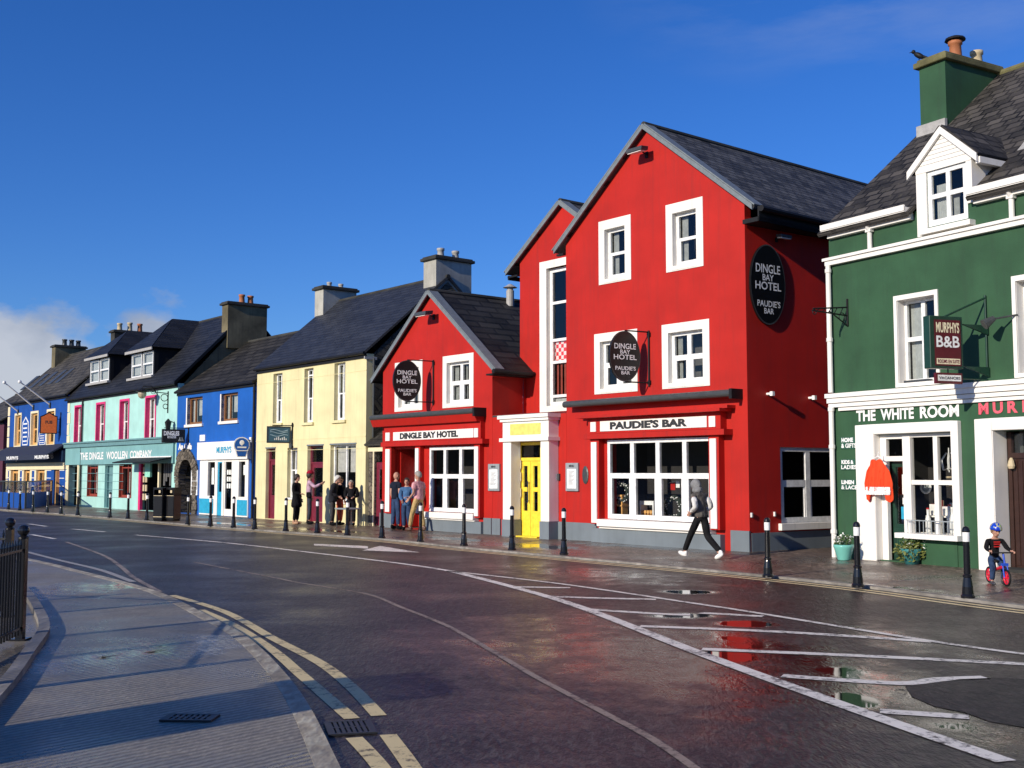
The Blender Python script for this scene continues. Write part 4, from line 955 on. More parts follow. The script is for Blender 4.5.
def bracket(o, y_out, z0, z1, zs, mat=BLACK, r=.018):
    m = MB().tube((0, -.03, z0), (0, -.03, z1), r * 1.4)
    for z in zs: m.tube((0, -.03, z), (0, y_out, z), r)
    for z in (z0 + .1, z1 - .1): m.box(-.05, .05, -.05, 0, z - .05, z + .05)
    return m.build('bracket', mat, o)
for lab, pxw, l, t, r, bt in (('black oval pub sign hanging on the tall red gable', 649.7, 615.2, 328.8, 641.5, 380.0),
                              ('black oval pub sign hanging on the small red gable', 434, 397.2, 358.8, 422.5, 400.2)):
    o, ya, yb, zb, zt = hang_sign(lab, ROW, pxw, l, t, r, bt); w = yb - ya; h = zt - zb
    oval_board(o, w, h, ((ya + yb) / 2, (zb + zt) / 2), perp)
    bracket(o, (ya + yb) / 2, zb - .10, zt + .05, (zt + .01, zb - .01))
    o['group'] = 'oval signs of the red fronts'
a0, zz1 = SIDE.uv(748.5, 285); a1 = SIDE.uv(783.2, 285)[0]; zt = SIDE.uv(766, 245)[1]; zb = SIDE.uv(766, 325)[1]
o = fthing('wall_sign', 'big black oval sign fixed flat on the dark red side wall', 'sign', SIDE, (a0 + a1) / 2); o['group'] = 'oval signs of the red fronts'
oval_board(o, a1 - a0, zt - zb, (0, (zt + zb) / 2), lambda a, z, d: (a, -.06 - d, z))
floodlight('floodlight high on the gable of the tall red front', ROW, U(647, 155)[0], U(647, 155)[1], .8)
floodlight('floodlight near the peak of the small red gable', ROW, U(434, 317)[0], U(434, 317)[1], .9)
x, z = SIDE.uv(776, 240)
floodlight('small floodlight above the flat oval sign on the side wall', SIDE, x, z, .55)

# guesthouse sign
o, ya, yb, zb, zt = hang_sign('narrow upright guesthouse sign in green frame on the green front', GRN, 988, 937, 314, 964, 367)
B(-.09, .09, ya - .0, yb + .0, zb, zt).build('frame', DOORG, o, bevel=.01)
B(.0905, .10, ya + .10, yb - .06, zb + .05, zt - .07).build('panel', plain('sign_maroon', (.10, .006, .012), .4), o)
h = zt - zb; LETC = plain('letters_cream', (.85, .75, .50), .5)
def pf(off): return lambda a, z, d: (off + d * .3, a, z)
y0, y1 = ya + .13, yb - .09
m = MB().box(.1005, .104, y0 - .0, y1, zb + h * .08, zb + h * .19); m.build('name_strip', LETC, o)
lettering(o, 'ROOMS EN SUITE', y0 + .02, y1 - .02, zb + h * .10, zb + h * .17, 0, MAROON, pf(.105), ox=0)
lettering(o, 'B&B', y0, y1, zb + h * .40, zb + h * .62, 0, LETW, pf(.101), off=.02, ox=0)
lettering(o, 'MURPHYS', y0, y1, zb + h * .68, zb + h * .88, 0, LETC, pf(.101), off=.03, ox=0)
m = MB()
for z in (zb + .06, zt - .12): m.prism([(0, yb, z), (0, -.02, z), (0, -.02, z - .18), (0, yb + .1, z - .02)], (.04, 0, 0))
m.tube((0, -.04, zb), (0, -.04, zt + .45), .02).tube((0, -.04, zt + .4), (0, ya + .4, zt), .02); m.build('bracket', DOORG, o)
o2, ya2, yb2, zb2, zt2 = hang_sign('small white vacancies plate below the guesthouse sign', GRN, 988, 944.5, 371.5, 966, 382.5)
B(-.03, .03, ya2, yb2, zb2, zt2).build('plate', plain('sign_maroon', (0, 0, 0)), o2)
B(.031, .034, ya2 + .04, yb2 - .03, zb2 + .05, zt2 - .04).build('panel', LETW, o2)
lettering(o2, 'VACANCIES', ya2 + .06, yb2 - .05, zb2 + .08, zt2 - .07, 0, LETD, pf(.036), ox=0)
MB().tube((0, (ya2 + yb2) / 2, zt2), (0, (ya2 + yb2) / 2, zt2 + .12), .012).tube((0, yb2 - .05, (zb2 + zt2) / 2), (0, 0, (zb2 + zt2) / 2), .014).build('bracket', DOORG, o2)
x, z = G(996, 322)
t = fthing('wall_spotlight', 'small spotlight on the green front lighting the guesthouse sign', 'spotlight', GRN, x + .35, 0, z)
MB().tube((.1, 0, .08), (-.12, -.4, 0), .018).build('arm', DGREY, t); MB().tube((-.12, -.36, .02), (-.22, -.52, -.10), .05, .10, 12).build('lamp_head', DGREY, t)
# empty wrought iron bracket
x, z = G(848, 313)
t = fthing('sign_bracket', 'empty wrought iron sign bracket at left corner of green front', 'bracket', GRN, x, 0, z)
m = MB().tube((0, -.02, -.28), (0, -.02, .30), .022).tube((0, -.02, .12), (0, -1.02, .02), .016).tube((0, -.02, -.06), (0, -1.05, -.02), .016).tube((0, -.02, -.28), (0, -.55, .0), .014)
for k in range(5): m.tube((0, -.15 - k * .17, .10 - k * .016), (0, -.25 - k * .17, -.06 + k * .008), .010)
m.torus((0, -.18, -.10), (1, 0, 0), .09, .010, 18, 6).torus((0, -.98, -.05), (1, 0, 0), .05, .010, 16, 6); m.build('ironwork', BLACK, t)
# bistro sign
o, ya, yb, zb, zt = hang_sign('black bistro sign projecting between mint and blue shops', ROW, 189, 163.5, 428.8, 185.3, 442.5)
B(-.06, .06, ya, yb, zb, zt).build('board', SIGNB, o, bevel=.01); h = zt - zb; w = yb - ya
lettering(o, 'DINGLES', ya + .07 * w, ya + .74 * w, zb + h * .52, zb + h * .86, 0, LETW, pf(.062), off=.04, ox=0)
B(.061, .064, ya + .24 * w, ya + .60 * w, zb + h * .33, zb + h * .48).build('strip', LETW, o)
lettering(o, 'BISTRO', ya + .27 * w, ya + .57 * w, zb + h * .35, zb + h * .46, 0, LETD, pf(.066), ox=0)
m = MB()
for k in range(9): m.tube((.064, ya + w * (.70 + .03 * k), zb + h * .12), (.064, ya + w * (.76 + .012 * k), zb + h * (.30 + .12 * math.sin(k))), .008)
m.build('emblem', VERGE, o); bracket(o, ya + .1, zb, zt + .2, (zt + .05,))
# cream shop sign: painted seascape board
o, ya, yb, zb, zt = hang_sign('slate blue painted board hanging on the cream front', ROW, 293, 269, 426, 290.8, 442.8)
B(-.04, .04, ya, yb, zb, zt).build('board', plain('board_edge', (.02, .03, .04)), o)
B(.041, .044, ya + .05, yb - .05, zb + .05, zt - .05).build('panel', paint('board_slateblue', (.05, .12, .17), .4, .3), o); h = zt - zb; w = yb - ya
m = MB()
for q, zf_ in ((0, .75), (1, .62), (2, .45)):
    for k in range(10): m.tube((.046, ya + w * (.12 + .075 * k), zb + h * (zf_ + .05 * math.sin(k * .7 + q))), (.046, ya + w * (.12 + .075 * (k + 1)), zb + h * (zf_ + .05 * math.sin((k + 1) * .7 + q))), .014)
m.build('waves', plain('wave_paint', (.35, .50, .58)), o)
m = MB()
for k in range(7): m.box(.045, .048, ya + w * (.3 + .08 * k), ya + w * (.34 + .08 * k), zb + h * .18, zb + h * (.28 + .05 * (k % 3)))
m.build('white_caps', LETW, o)
bracket(o, ya + .2, zb - .25, zt + .15, (zt + .04,))
# ice cream tub sign
o, ya, yb, zb, zt = hang_sign('round blue ice cream tub sign on the blue shop', ROW, 253.5, 235, 436.8, 250, 457)
w = yb - ya; h = zt - zb; cy, cz = (ya + yb) / 2, zb + h * .60; rr = w * .5
n = 32
def discx(ry, rz, x0, x1): return [[(x, cy + ry * math.cos(2 * math.pi * k / n), cz + rz * math.sin(2 * math.pi * k / n)) for k in range(n)] for x in (x0, x1)]
a, c = discx(rr, h * .40, -.04, .04); MB().mesh(a + c, [tuple(range(n)), tuple(range(n, 2 * n))] + [(k, (k + 1) % n, n + (k + 1) % n, n + k) for k in range(n)]).prism([(-.04, ya + .1 * w, zb + h * .35), (-.04, yb - .1 * w, zb + h * .35), (-.04, yb - .24 * w, zb), (-.04, ya + .24 * w, zb)], (.082, 0, 0)).build('board', LETW, o)
a, c = discx(rr * .88, h * .35, .045, .048); MB().mesh(c, [tuple(range(n))]).build('blue_field', BLUE, o)
MB().prism([(.045, ya + .17 * w, zb + h * .30), (.045, yb - .17 * w, zb + h * .30), (.045, yb - .27 * w, zb + .03), (.045, ya + .27 * w, zb + .03)], (.003, 0, 0)).build('tub', BLUE, o)
m = MB().ball((.05, cy, cz + h * .12), .10, 10, 8, (.1, 1, 1)).box(.049, .053, cy - .02, cy + .02, cz - .02, cz + h * .06).box(.049, .053, cy - .18, cy + .18, cz - .12, cz - .06).box(.0485, .0525, ya + .14 * w, yb - .14 * w, zb + h * .30, zb + h * .34); m.build('emblem', LETW, o)
bracket(o, cy, cz - .2, cz + .3, (cz + .2,))
# orange pub sign
o, ya, yb, zb, zt = hang_sign('orange pointed pub sign in black frame on the blue pub', ROW, 61, 41.2, 411.6, 57.8, 433.5)
w = yb - ya; h = zt - zb
shp = [(0, 0), (1, 0), (1, .80), (.86, .84), (.5, 1), (.14, .84), (0, .80)]
MB().prism([(-.10, ya + a * w, zb + c * h) for a, c in shp], (.20, 0, 0)).build('frame', BLACK, o)
MB().prism([(.101, ya + (.05 + .9 * a) * w, zb + (.04 + .9 * c) * h) for a, c in shp], (.006, 0, 0)).build('panel', plain('sign_orange', (.80, .17, .03), .4), o)
lettering(o, 'PUB', ya + .3 * w, ya + .7 * w, zb + .45 * h, zb + .60 * h, 0, LETD, pf(.108), ox=0)
bracket(o, ya + .2, zb - .1, zt, (zb + .1, zt - .4))
# flagpoles
for k, (bx, by, tx, ty) in enumerate(((18.6, 411.6, -9, 390), (34, 407, 5, 383), (50.6, 404.8, 20.5, 382.3))):
    x, z = U(bx, by); y2, z2 = side_at(ROW, x, tx, ty)
    t = fthing('flagpole', ('bare white flagpole slanting off the pub front, leftmost of three', 'bare white flagpole slanting off the pub front, middle of three', 'bare white flagpole slanting off the pub front above the orange sign')[k], 'flagpole', ROW, x, 0, z, 'flagpoles on the pub')
    d = Vector((0, y2, z2 - z)); d0 = d.normalized()
    MB().tube((0, 0, 0), d, .055, .035, 10).build('pole', WHITE, t); MB().ball(d + d0 * .05, .10, 10, 8).build('finial', LETW, t); MB().box(-.1, .1, -.08, 0, -.18, .12).build('wall_bracket', DGREY, t)
# lamps on the mint shop
x, z = U(158, 389); t = fthing('wall_lantern', 'black swan-neck lantern under the eaves of the mint shop', 'lantern', ROW, x, 0, z)
MB().path([(0, 0, -.3), (0, -.3, .12), (0, -.7, .10), (0, -.75, .0)], .02).torus((0, -.22, -.12), (1, 0, 0), .12, .012, 18, 6).build('bracket', BLACK, t)
MB().lathe([(.05, 0), (.32, -.12), (.30, -.16), (.1, -.16)], (0, -.75, 0), 14).build('lamp_shade', BLACK, t); MB().ball((0, -.75, -.27), .20, 12, 8, (1, 1, 1.1)).build('globe', plain('lamp_globe', (.45, .38, .25), .2), t)
x, z = U(174.5, 425); t = fthing('wall_lantern', 'black box lantern above the bistro sign', 'lantern', ROW, x, 0, z)
MB().tube((0, 0, .1), (0, -.3, .2), .02).build('bracket', BLACK, t); MB().lathe([(.10, -.2), (.16, .12), (.02, .28)], (0, -.3, 0), 8).build('lantern_body', BLACK, t)
x, z = U(168.5, 400); t = fthing('sign_bracket', 'scrolled iron bracket on the mint shop beside blue wall', 'bracket', ROW, x, 0, z)
MB().tube((0, -.03, -.6), (0, -.03, .4), .025).tube((0, -.03, .3), (0, -.8, .35), .02).torus((0, -.2, .1), (1, 0, 0), .16, .018, 18, 6).torus((0, -.14, -.3), (1, 0, 0), .11, .018, 18, 6).build('ironwork', BLACK, t)
# pub terrace screen
pc = gnd(25, 508.6, .12) - ROW.P; cx_, cy_ = pc.dot(ROW.u), pc.dot(ROW.i)
t = fthing('terrace_screen', 'blue and glass terrace screen round the pub frontage', 'screen', ROW, cx_)
hs = hgt(508.6, 481)
xw = U(54, 506)[0] - cx_; dr = Vector((xw, -.1 - cy_))
def ret(x0, x1, z0, z1): return [(x0, cy_, z0), (x1, cy_, z0), (x1 + dr.x, -.1, z0), (x0 + dr.x, -.1, z0)]
m = MB().box(-9, -.05, cy_, cy_ + .06, 0, hs * .56).prism(ret(-.05, 0, 0, 0), (0, 0, hs * .56))
for k in range(1, 5): m.box(-2.0 * k - .02, -2.0 * k + .02, cy_ - .012, cy_, .05, hs * .54)
m.build('lower_panel', PUBBLUE, t)
m = MB()
for x in (-.03, -2, -4, -6, -8): m.box(x - .04, x + .04, cy_ - .02, cy_ + .06, 0, hs)
m.box(xw - .07, xw + .01, -.2, -.1, 0, hs).box(-9, 0, cy_ - .015, cy_ + .055, hs - .06, hs).prism(ret(-.065, .005, hs - .06, 0), (0, 0, .06)); m.build('posts', DGREY, t)
MB().box(-9, -.06, cy_ + .02, cy_ + .026, hs * .56, hs - .06).prism(ret(-.03, -.024, hs * .56, 0), (0, 0, hs * .44 - .06)).build('glass_panel', glass('screen_glass', (.8, .8, .78), .8), t)

# orange poncho on a hanger
x0, z1 = G(863, 458, -.2); x1 = G(890.5, 458, -.2)[0]; z0 = G(863, 503, -.2)[1]
t = fthing('poncho', 'bright orange poncho hanging beside the shop door', 'garment', GRN, (x0 + x1) / 2, -.16, 0); w = x1 - x0; h = z1 - z0
def garment(prof, col, nm, yo=0, n=26):
    m = MB(); rows = 14
    for j in range(rows):
        for i in range(n):
            def P(i, j):
                s = i / n * 2 - 1; tt = j / rows
                hw, zt_, zb_ = prof(s); z = zt_ + (zb_ - zt_) * tt
                return (s * hw(tt) * w / 2, yo - .05 * math.cos(s * 1.5) - .022 * math.sin(s * 11 + j * .12) * (.3 + tt), z)
            m.face([P(i, j), P(i + 1, j), P(i + 1, j + 1), P(i, j + 1)])
    o = m.build(nm, col, t); md = o.modifiers.new('thick', 'SOLIDIFY'); md.thickness = .012; return o
ORA = paint('orange_wool', (.80, .07, .02), .9, .12, .003)
garment(lambda s: ((lambda tt: .80 + .20 * min(1, tt * 1.6)), z1 - .03 - max(0, abs(s) - .42) / .58 * h * .26 + .03 * max(0, .25 - abs(s)) * -4, z0 + h * (.27 + .02 * s * s)), ORA, 'cape')
garment(lambda s: ((lambda tt: .95), z0 + h * .30, z0 + h * (.18 if abs(s) < .55 else .02 + .3 * abs(abs(s) - .78))), ORA, 'fringe_points', .02)
garment(lambda s: ((lambda tt: .86), z0 + h * .36, z0 + h * .19), LETW, 'white_band', -.02)
MB().path([(-.14, 0, z1 - .03), (0, 0, z1 + .03), (.14, 0, z1 - .03)], .012).tube((0, 0, z1 + .03), (0, .02, z1 + .12), .008).build('hanger', LETW, t)

# bird on the green chimney
cb = GRN.w(-2.42, 3.05, 11.41)
t = thing('bird', 'black bird perched on the corner of the green chimney', 'bird', cb, GRN.rz + .5)
m = MB(); m.ball((0, 0, .13), .075, 12, 8, (1.6, .9, 1.0)); m.v = [(v[0], v[1], v[2] + v[0] * -.5) for v in m.v]; m.ball((-.12, 0, .24), .048, 10, 8).tube((-.16, 0, .24), (-.22, 0, .235), .014, .003, 6).tube((.08, 0, .09), (.26, 0, .0), .04, .02, 8).tube((0, .02, .08), (0, .02, 0), .007).tube((0, -.02, .08), (0, -.02, 0), .007)
m.build('body', BLACK, t, ox=0, smooth=True)

# ================================================================== STREET FURNITURE
bpx = [(8.5, 509.4), (19.8, 510.5), (32.8, 511.8), (47.3, 512.6), (61, 514), (77.7, 515.3), (109.8, 517.6), (128, 518.8), (146.9, 520.2), (187.9, 524.3), (210.4, 526), (233.5, 527.6), (254.7, 529.2),
       (285.8, 531), (317.3, 533), (347.4, 535.3), (382, 538.2), (420.5, 541.8), (464, 545.6), (512, 550), (564, 554.4), (768, 577), (858, 587), (968, 598)]
blab = ['in front of the blue glass-topped terrace, farthest left', 'in front of the terrace screen, second from the far left', 'in front of the terrace screen near its corner', 'before the blue panel beside the pub door', 'before the tan pub door', 'before the arched doorway of the mint shop',
        'before the grey door of the mint shop', 'before the second red shop window of the mint front', 'beside the black litter bins, on their left', 'before the rubble stone arch', 'before the left window of the ice cream shop', 'before the glazed door of the ice cream shop', 'where the blue and cream fronts meet',
        'beside the woman in the long black coat', 'beside the person in the red hat', 'before the small grey table', 'before the plum link door', 'beside the man in khaki trousers', 'before the wide window of the small red front', 'at the left of the yellow door', 'at the right of the yellow door, before the menu case', 'before the side window of the tall red front', 'between the flower pot and the poncho', 'beside the child on the balance bike']
p0 = gnd(*bpx[0], .12)
proto = thing('bollard', 'black bollard with white band ' + blab[0], 'bollard', (p0.x, p0.y, .12), 0, 'black bollards along the far kerb')
CUR[0] = 0
MB().lathe([(.098, 0), (.098, .03), (.080, .06), (.073, .16), (.058, .27), (.054, .29), (.064, .30), (.064, .325), (.047, .34), (.045, .80), (.044, .955)], n=20).build('post', GLOSSB, proto, smooth=False)
MB().lathe([(.050, .80), (.050, .935)], n=20).build('reflective_band', LETW, proto)
MB().lathe([(.053, .935), (.057, .95), (.055, .965), (.047, .99), (.03, 1.012), (.008, 1.02)], n=20).build('cap', GLOSSB, proto)
for (px, py), lb in list(zip(bpx, blab))[1:]:
    g = gnd(px, py, .12); dup(proto, (g.x, g.y, .12), random.uniform(0, 6), 'black bollard with white band ' + lb)
for k, (l, r) in enumerate(((155.5, 166.5), (167, 178))):
    g = gnd((l + r) / 2, 521, .12); w = (r - l) / F_PX * g.y * 1.02; h = hgt(521, 487.5)
    t = thing('litter_bin', ('square black litter bin before the mint doorway, left of a pair', 'square black litter bin nearer the stone arch, right of a pair')[k], 'bin', (g.x, g.y, .12), ROW.rz * .45, 'litter bins')
    MB().box(-w / 2, w / 2, -w / 2, w / 2, .05, h * .78).box(-w * .46, w * .46, -w * .46, w * .46, 0, .05).build('bin_body', GLOSSB, t, bevel=.015)
    m = MB().box(-w / 2, w / 2, -w / 2, w / 2, h * .94, h).box(-w / 2, -w * .42, -w / 2, w / 2, h * .78, h * .94).box(w * .42, w / 2, -w / 2, w / 2, h * .78, h * .94).box(-w * .42, w * .42, w * .3, w / 2, h * .78, h * .94); m.build('bin_hood', GLOSSB, t)
    MB().box(-w * .46, w * .46, -w / 2 - .004, -w / 2, h * .75, h * .765).box(-w * .46, w * .46, -w / 2 - .004, -w / 2, h * .12, h * .14).box(w * .1, w * .3, -w / 2 - .006, -w / 2, h * .84, h * .92).build('trim', BUFF, t)
g = ROW.w(U(347.5, 500, -.85)[0], -.85); t = thing('table', 'small grey high table under the cream shop window', 'table', (g.x, g.y, .12), ROW.rz); hh = hgt(521.5, 504.5)
MB().box(-.36, .36, -.28, .28, hh - .05, hh).build('tabletop', VERGE, t, bevel=.01)
for x in (-.3, .3):
    for y in (-.22, .22): MB().tube((x, y, 0), (x, y, hh - .05), .02).build('leg', DGREY, t)

# plants
LEAF = plain('leaf_green', (.055, .11, .025), .6); LEAFY = plain('leaf_yellow_green', (.16, .18, .04), .6); PETAL = plain('white_petals', (.8, .8, .75), .6)
def leaves(c, r, n, size, seed=1, droop=0):
    rn = random.Random(seed); m = MB()
    for _ in range(n):
        d = Vector((rn.gauss(0, 1), rn.gauss(0, 1), rn.gauss(0, 1))).normalized() * (rn.random() ** .45)
        p = Vector(c) + Vector((d.x * r[0], d.y * r[1], d.z * r[2]))
        a = Vector((rn.gauss(0, 1), rn.gauss(0, 1), rn.gauss(0, .6) - droop)).normalized(); b_ = a.orthogonal().normalized(); s = size * rn.uniform(.6, 1.3)
        b_ = (b_ + Vector((rn.gauss(0, .4), rn.gauss(0, .4), rn.gauss(0, .4)))).normalized()
        m.face([p - a * s, p + b_ * s * .45, p + a * s, p - b_ * s * .45])
    return m
g = gnd(844, 560.3, .12)
t = thing('flower_pot', 'pale turquoise pot of white flowers by the green corner', 'plant pot', (g.x, g.y, .12))
sc1 = g.y / F_PX; ph = 15.5 * sc1; pr = 10 * sc1
MB().lathe([(pr * .55, 0), (pr * .62, .02), (pr * .92, ph * .75), (pr, ph * .85), (pr, ph), (pr * .85, ph), (pr * .8, ph * .7)], n=24).build('pot', paint('turquoise_glaze', (.18, .52, .44), .25, .08, 0), t, smooth=True)
leaves((0, 0, ph + .05), (pr * .95, pr * .95, .16), 240, .04, 3).build('leaves', LEAF, t)
leaves((0, 0, ph + .12), (pr * 1.0, pr * 1.0, .13), 60, .032, 4).build('blossoms', PETAL, t)
g = gnd(914, 564.5, .12)
t = thing('potted_bush', 'trailing yellow-green bush in a teal pot under the shop window', 'plant', (g.x, g.y + .12, .12))
MB().lathe([(.13, 0), (.2, .25), (.21, .3), (.18, .3)], n=20).build('pot', paint('teal_glaze', (.05, .22, .22), .3, .08, 0), t, smooth=True)
m = leaves((-.02, 0, .24), (.33, .26, .24), 520, .045, 5, .3); m.build('foliage', LEAFY, t)
leaves((.03, .05, .42), (.22, .2, .14), 260, .04, 6).build('upper_leaves', LEAF, t)
leaves((.05, -.1, .38), (.25, .15, .15), 26, .03, 8).build('blossoms', PETAL, t)

# window displays
def wreath(fr, x, y, z, r, lab):
    t = fthing('wreath', lab, 'wreath', fr, x, y, z); m = MB().torus((0, 0, 0), (0, 1, 0), r, r * .28, 22, 6); m.build('ring', plain('wreath_green', (.02, .03, .02), .9), t)
    rn = random.Random(int(abs(x) * 100)); q = MB()
    for k in range(46):
        a = rn.uniform(0, 6.28); rr_ = r + rn.uniform(-.3, .3) * r; q.ball((rr_ * math.cos(a), -r * .2 * rn.uniform(.6, 1.5), rr_ * math.sin(a)), r * .07, 6, 4)
    q.build('berries', LETW, t); return t
x, z = U(622, 492, .3); wreath(ROW, x, .3, z, .22, 'dark wreath with white berries in the left light of the bar window')
x, z = U(674, 508, .3); wreath(ROW, x, .3, z, .25, 'low dark wreath with white berries in the third light of the bar window')
x, z = U(621, 514, .35); t = fthing('wooden_stool', 'pale wooden stool standing inside the bar window', 'stool', ROW, x, .35, .62)
m = MB()
for a in (-.13, .13): m.box(a - .02, a + .02, -.1, .1, 0, .55)
MB().box(-.16, .16, -.12, .12, .3, .34).build('shelf', TAN, t); m.build('leg', TAN, t); MB().box(-.17, .17, -.13, .13, .55, .60).build('seat', TAN, t)
x, z = U(650, 512, .35); t = fthing('log_crate', 'white crate of split logs inside the bar window', 'crate', ROW, x, .35, .62)
MB().box(-.24, .24, -.12, .12, .36, .46).box(-.24, -.2, -.12, .12, 0, .36).box(.2, .24, -.12, .12, 0, .36).build('crate_frame', LETW, t)
m = MB()
for k in range(4): m.tube((-.15 + .1 * k, -.13, .18), (-.15 + .1 * k, .1, .18), .045, n=8).tube((-.15 + .1 * k, -.13, .08), (-.15 + .1 * k, .1, .08), .045, n=8)
m.build('logs', TAN, t)
x, z = U(676, 486, .25); t = fthing('letter_bunting', 'small bunting of red and white squares in the bar window', 'bunting', ROW, x, .25, z)
MB().box(-.18, -.03, 0, .01, -.1, .08).build('red_square', REDDOOR, t); MB().box(.0, .12, 0, .01, -.04, .12).build('white_square', LETW, t); MB().tube((-.25, .005, .07), (.2, .005, .16), .004).build('cord', LETW, t)
x, z = G(949, 463, .45); t = fthing('wire_chandelier', 'white wire chandelier hanging in the gift shop window', 'chandelier', GRN, x, .45, z)
m = MB().tube((0, 0, -.18), (0, 0, .3), .010)
for k in range(6):
    a = k * math.pi / 3; m.path([(0, 0, -.1), (.12 * math.cos(a), .12 * math.sin(a), -.14), (.16 * math.cos(a), .16 * math.sin(a), .05), (.05 * math.cos(a), .05 * math.sin(a), .2)], .009, 6)
m.build('wire_frame', LETW, t)
MB().torus((0, 0, -.28), (0, 0, 1), .06, .02, 14, 6).torus((.02, 0, -.36), (0, 0, 1), .05, .02, 14, 6).torus((0, 0, -.45), (0, 0, 1), .05, .02, 14, 6).build('bead_string', BUFF, t)
rn = random.Random(5)
for k in range(7):
    x = -.36 + k * .145; t = fthing('glass_jar', 'clear glass ornament jar on the gift shop window shelf', 'jar', GRN, x, .42 + .1 * (k % 2), .60, 'glass jars on the gift shop shelf')
    hh = rn.uniform(.3, .55); MB().lathe([(.05, 0), (.06, .03), (.055, hh * .6), (.025, hh * .75), (.03, hh)], n=12).build('jar_body', plain('jar_silver', (.75, .76, .76), .2), t, smooth=True); MB().lathe([(.032, hh), (.032, hh + .03)], n=10).build('lid', REDDOOR if k % 3 == 0 else LETW, t)
for k, (xx, zz_, w_, h_, mt) in enumerate(((-.40, .935, .13, .22, LETW), (-.24, .935, .10, .30, BUFF), (-.08, .935, .14, .18, LETW), (.10, .935, .12, .26, VERGE), (.26, .935, .13, .20, LETW), (.42, .935, .11, .32, LETW))):
    t = fthing('gift_box', ('low white gift box farthest left on the shop shelf', 'tall buff gift box second from left on the shop shelf', 'squat white gift box beside the tall buff one', 'grey gift box near the middle of the shop shelf', 'white gift box right of the grey one', 'tall white gift box farthest right on the shop shelf')[k], 'box', GRN, xx, .66 - .02 * (k % 2), zz_, 'gift boxes on the shop shelf')
    B(-w_ / 2, w_ / 2, -w_ / 2, w_ / 2, 0, h_).build('box_body', mt, t); B(-w_ / 2 - .004, w_ / 2 + .004, -.012, .012, .0, h_ + .004).build('ribbon', REDDOOR, t)
x, z = G(924, 487, .5); t = fthing('wall_clock', 'round white clock standing in the gift shop window', 'clock', GRN, x, .55, z)
m = MB().torus((0, 0, 0), (0, 1, 0), .12, .022, 22, 6); m.build('rim', LETW, t); m = MB().tube((0, .01, 0), (0, .0, 0), .11, n=20); m.build('dial', VERGE, t); MB().box(-.008, .008, -.012, -.004, 0, .09).box(0, .06, -.012, -.004, -.008, .008).build('hands', LETD, t)

AZ0 = R_(46)
# black railing on the near side
f0 = gnd(20, 640, .11); f1 = gnd(-30, 668, .11); fd_ = (f1 - f0).normalized() * 1.75
FENCE = [f0] + [f0 + fd_ * k + Vector((-.05 * k, 0)) for k in range(1, 3)]
def railing(pts, label, posts_ball=True):
    t = thing('railing', label, 'railing', (pts[0].x, pts[0].y, .11)); o = pts[0]
    P = [p - o for p in pts]
    for p in P:
        MB().box(p.x - .04, p.x + .04, p.y - .04, p.y + .04, 0, 1.08).lathe([(.055, 1.08), (.055, 1.10), (.03, 1.12)], (p.x, p.y, 0), 12).ball((p.x, p.y, 1.17), .062, 14, 10).box(p.x - .09, p.x + .09, p.y - .09, p.y + .09, -.02, .02).build('post', GLOSSB, t)
    for a, b_ in zip(P, P[1:]):
        d = b_ - a; n = max(3, int(d.length / .092)); m = MB(); dn = d.normalized(); s = Vector((-dn.y, dn.x)) * .02
        for z in (.12, .95):
            m.prism([(a.x - s.x, a.y - s.y, z), (b_.x - s.x, b_.y - s.y, z), (b_.x + s.x, b_.y + s.y, z), (a.x + s.x, a.y + s.y, z)], (0, 0, .025))
        for k in range(1, n):
            p = a + d * (k / n); m.tube((p.x, p.y, .06), (p.x, p.y, 1.02), .0125, n=7).tube((p.x, p.y, 1.02), (p.x, p.y, 1.08), .016, .003, 7)
        m.build('railing_panel', GLOSSB, t)
    return t
railing(FENCE, 'black iron railing with ball-topped posts along the near footpath')
b0 = Vector(((13.5 - 512) / F_PX * 14.3, 14.3))
gp = gnd(0, 744, .11) - Vector((math.sin(AZ0), math.cos(AZ0))) * 4.1  # unseen pillar, set up-sun only to throw a dark band across the pavement
t = thing('shade_pillar', 'square rendered pillar out of view, added to shade the near footpath', 'pillar', (gp.x, gp.y, .11), .4)
MB().box(-.42, .42, -.42, .42, -.1, 2.6).build('shaft', LIMEW, t, bevel=.02); MB().box(-.52, .52, -.52, .52, 2.6, 2.72).prism([(-.48, -.48, 2.72), (.48, -.48, 2.72), (.48, .48, 2.72), (-.48, .48, 2.72)], (0, 0, .08)).build('cap', CAPC, t)
railing([b0, b0 + Vector((-1.7, .5)), b0 + Vector((-3.4, 1.0)), b0 + Vector((-5.1, 1.5))], 'black iron railing set back behind the near one')

# ================================================================== PEOPLE
def skinned(nodes, edges, sub=1):          # nodes: (x,y,z,r); first node is the root
    me = D.meshes.new('figure'); me.from_pydata([n[:3] for n in nodes], edges, []); o = D.objects.new('figure', me); COL.objects.link(o)
    md = o.modifiers.new('skin', 'SKIN'); md.use_smooth_shade = True; md.branch_smoothing = .5
    if not me.skin_vertices: me.skin_vertices.new()
    sv = me.skin_vertices[0].data
    for i, n in enumerate(nodes): sv[i].radius = (n[3], n[3]); sv[i].use_root = (i == 0)
    s = o.modifiers.new('sub', 'SUBSURF'); s.levels = sub; s.render_levels = sub
    dg = bpy.context.evaluated_depsgraph_get(); dg.update(); ev = o.evaluated_get(dg); em = ev.to_mesh()
    r = [tuple(v.co) for v in em.vertices], [tuple(p.vertices) for p in em.polygons]
    ev.to_mesh_clear(); D.objects.remove(o); D.meshes.remove(me); return r
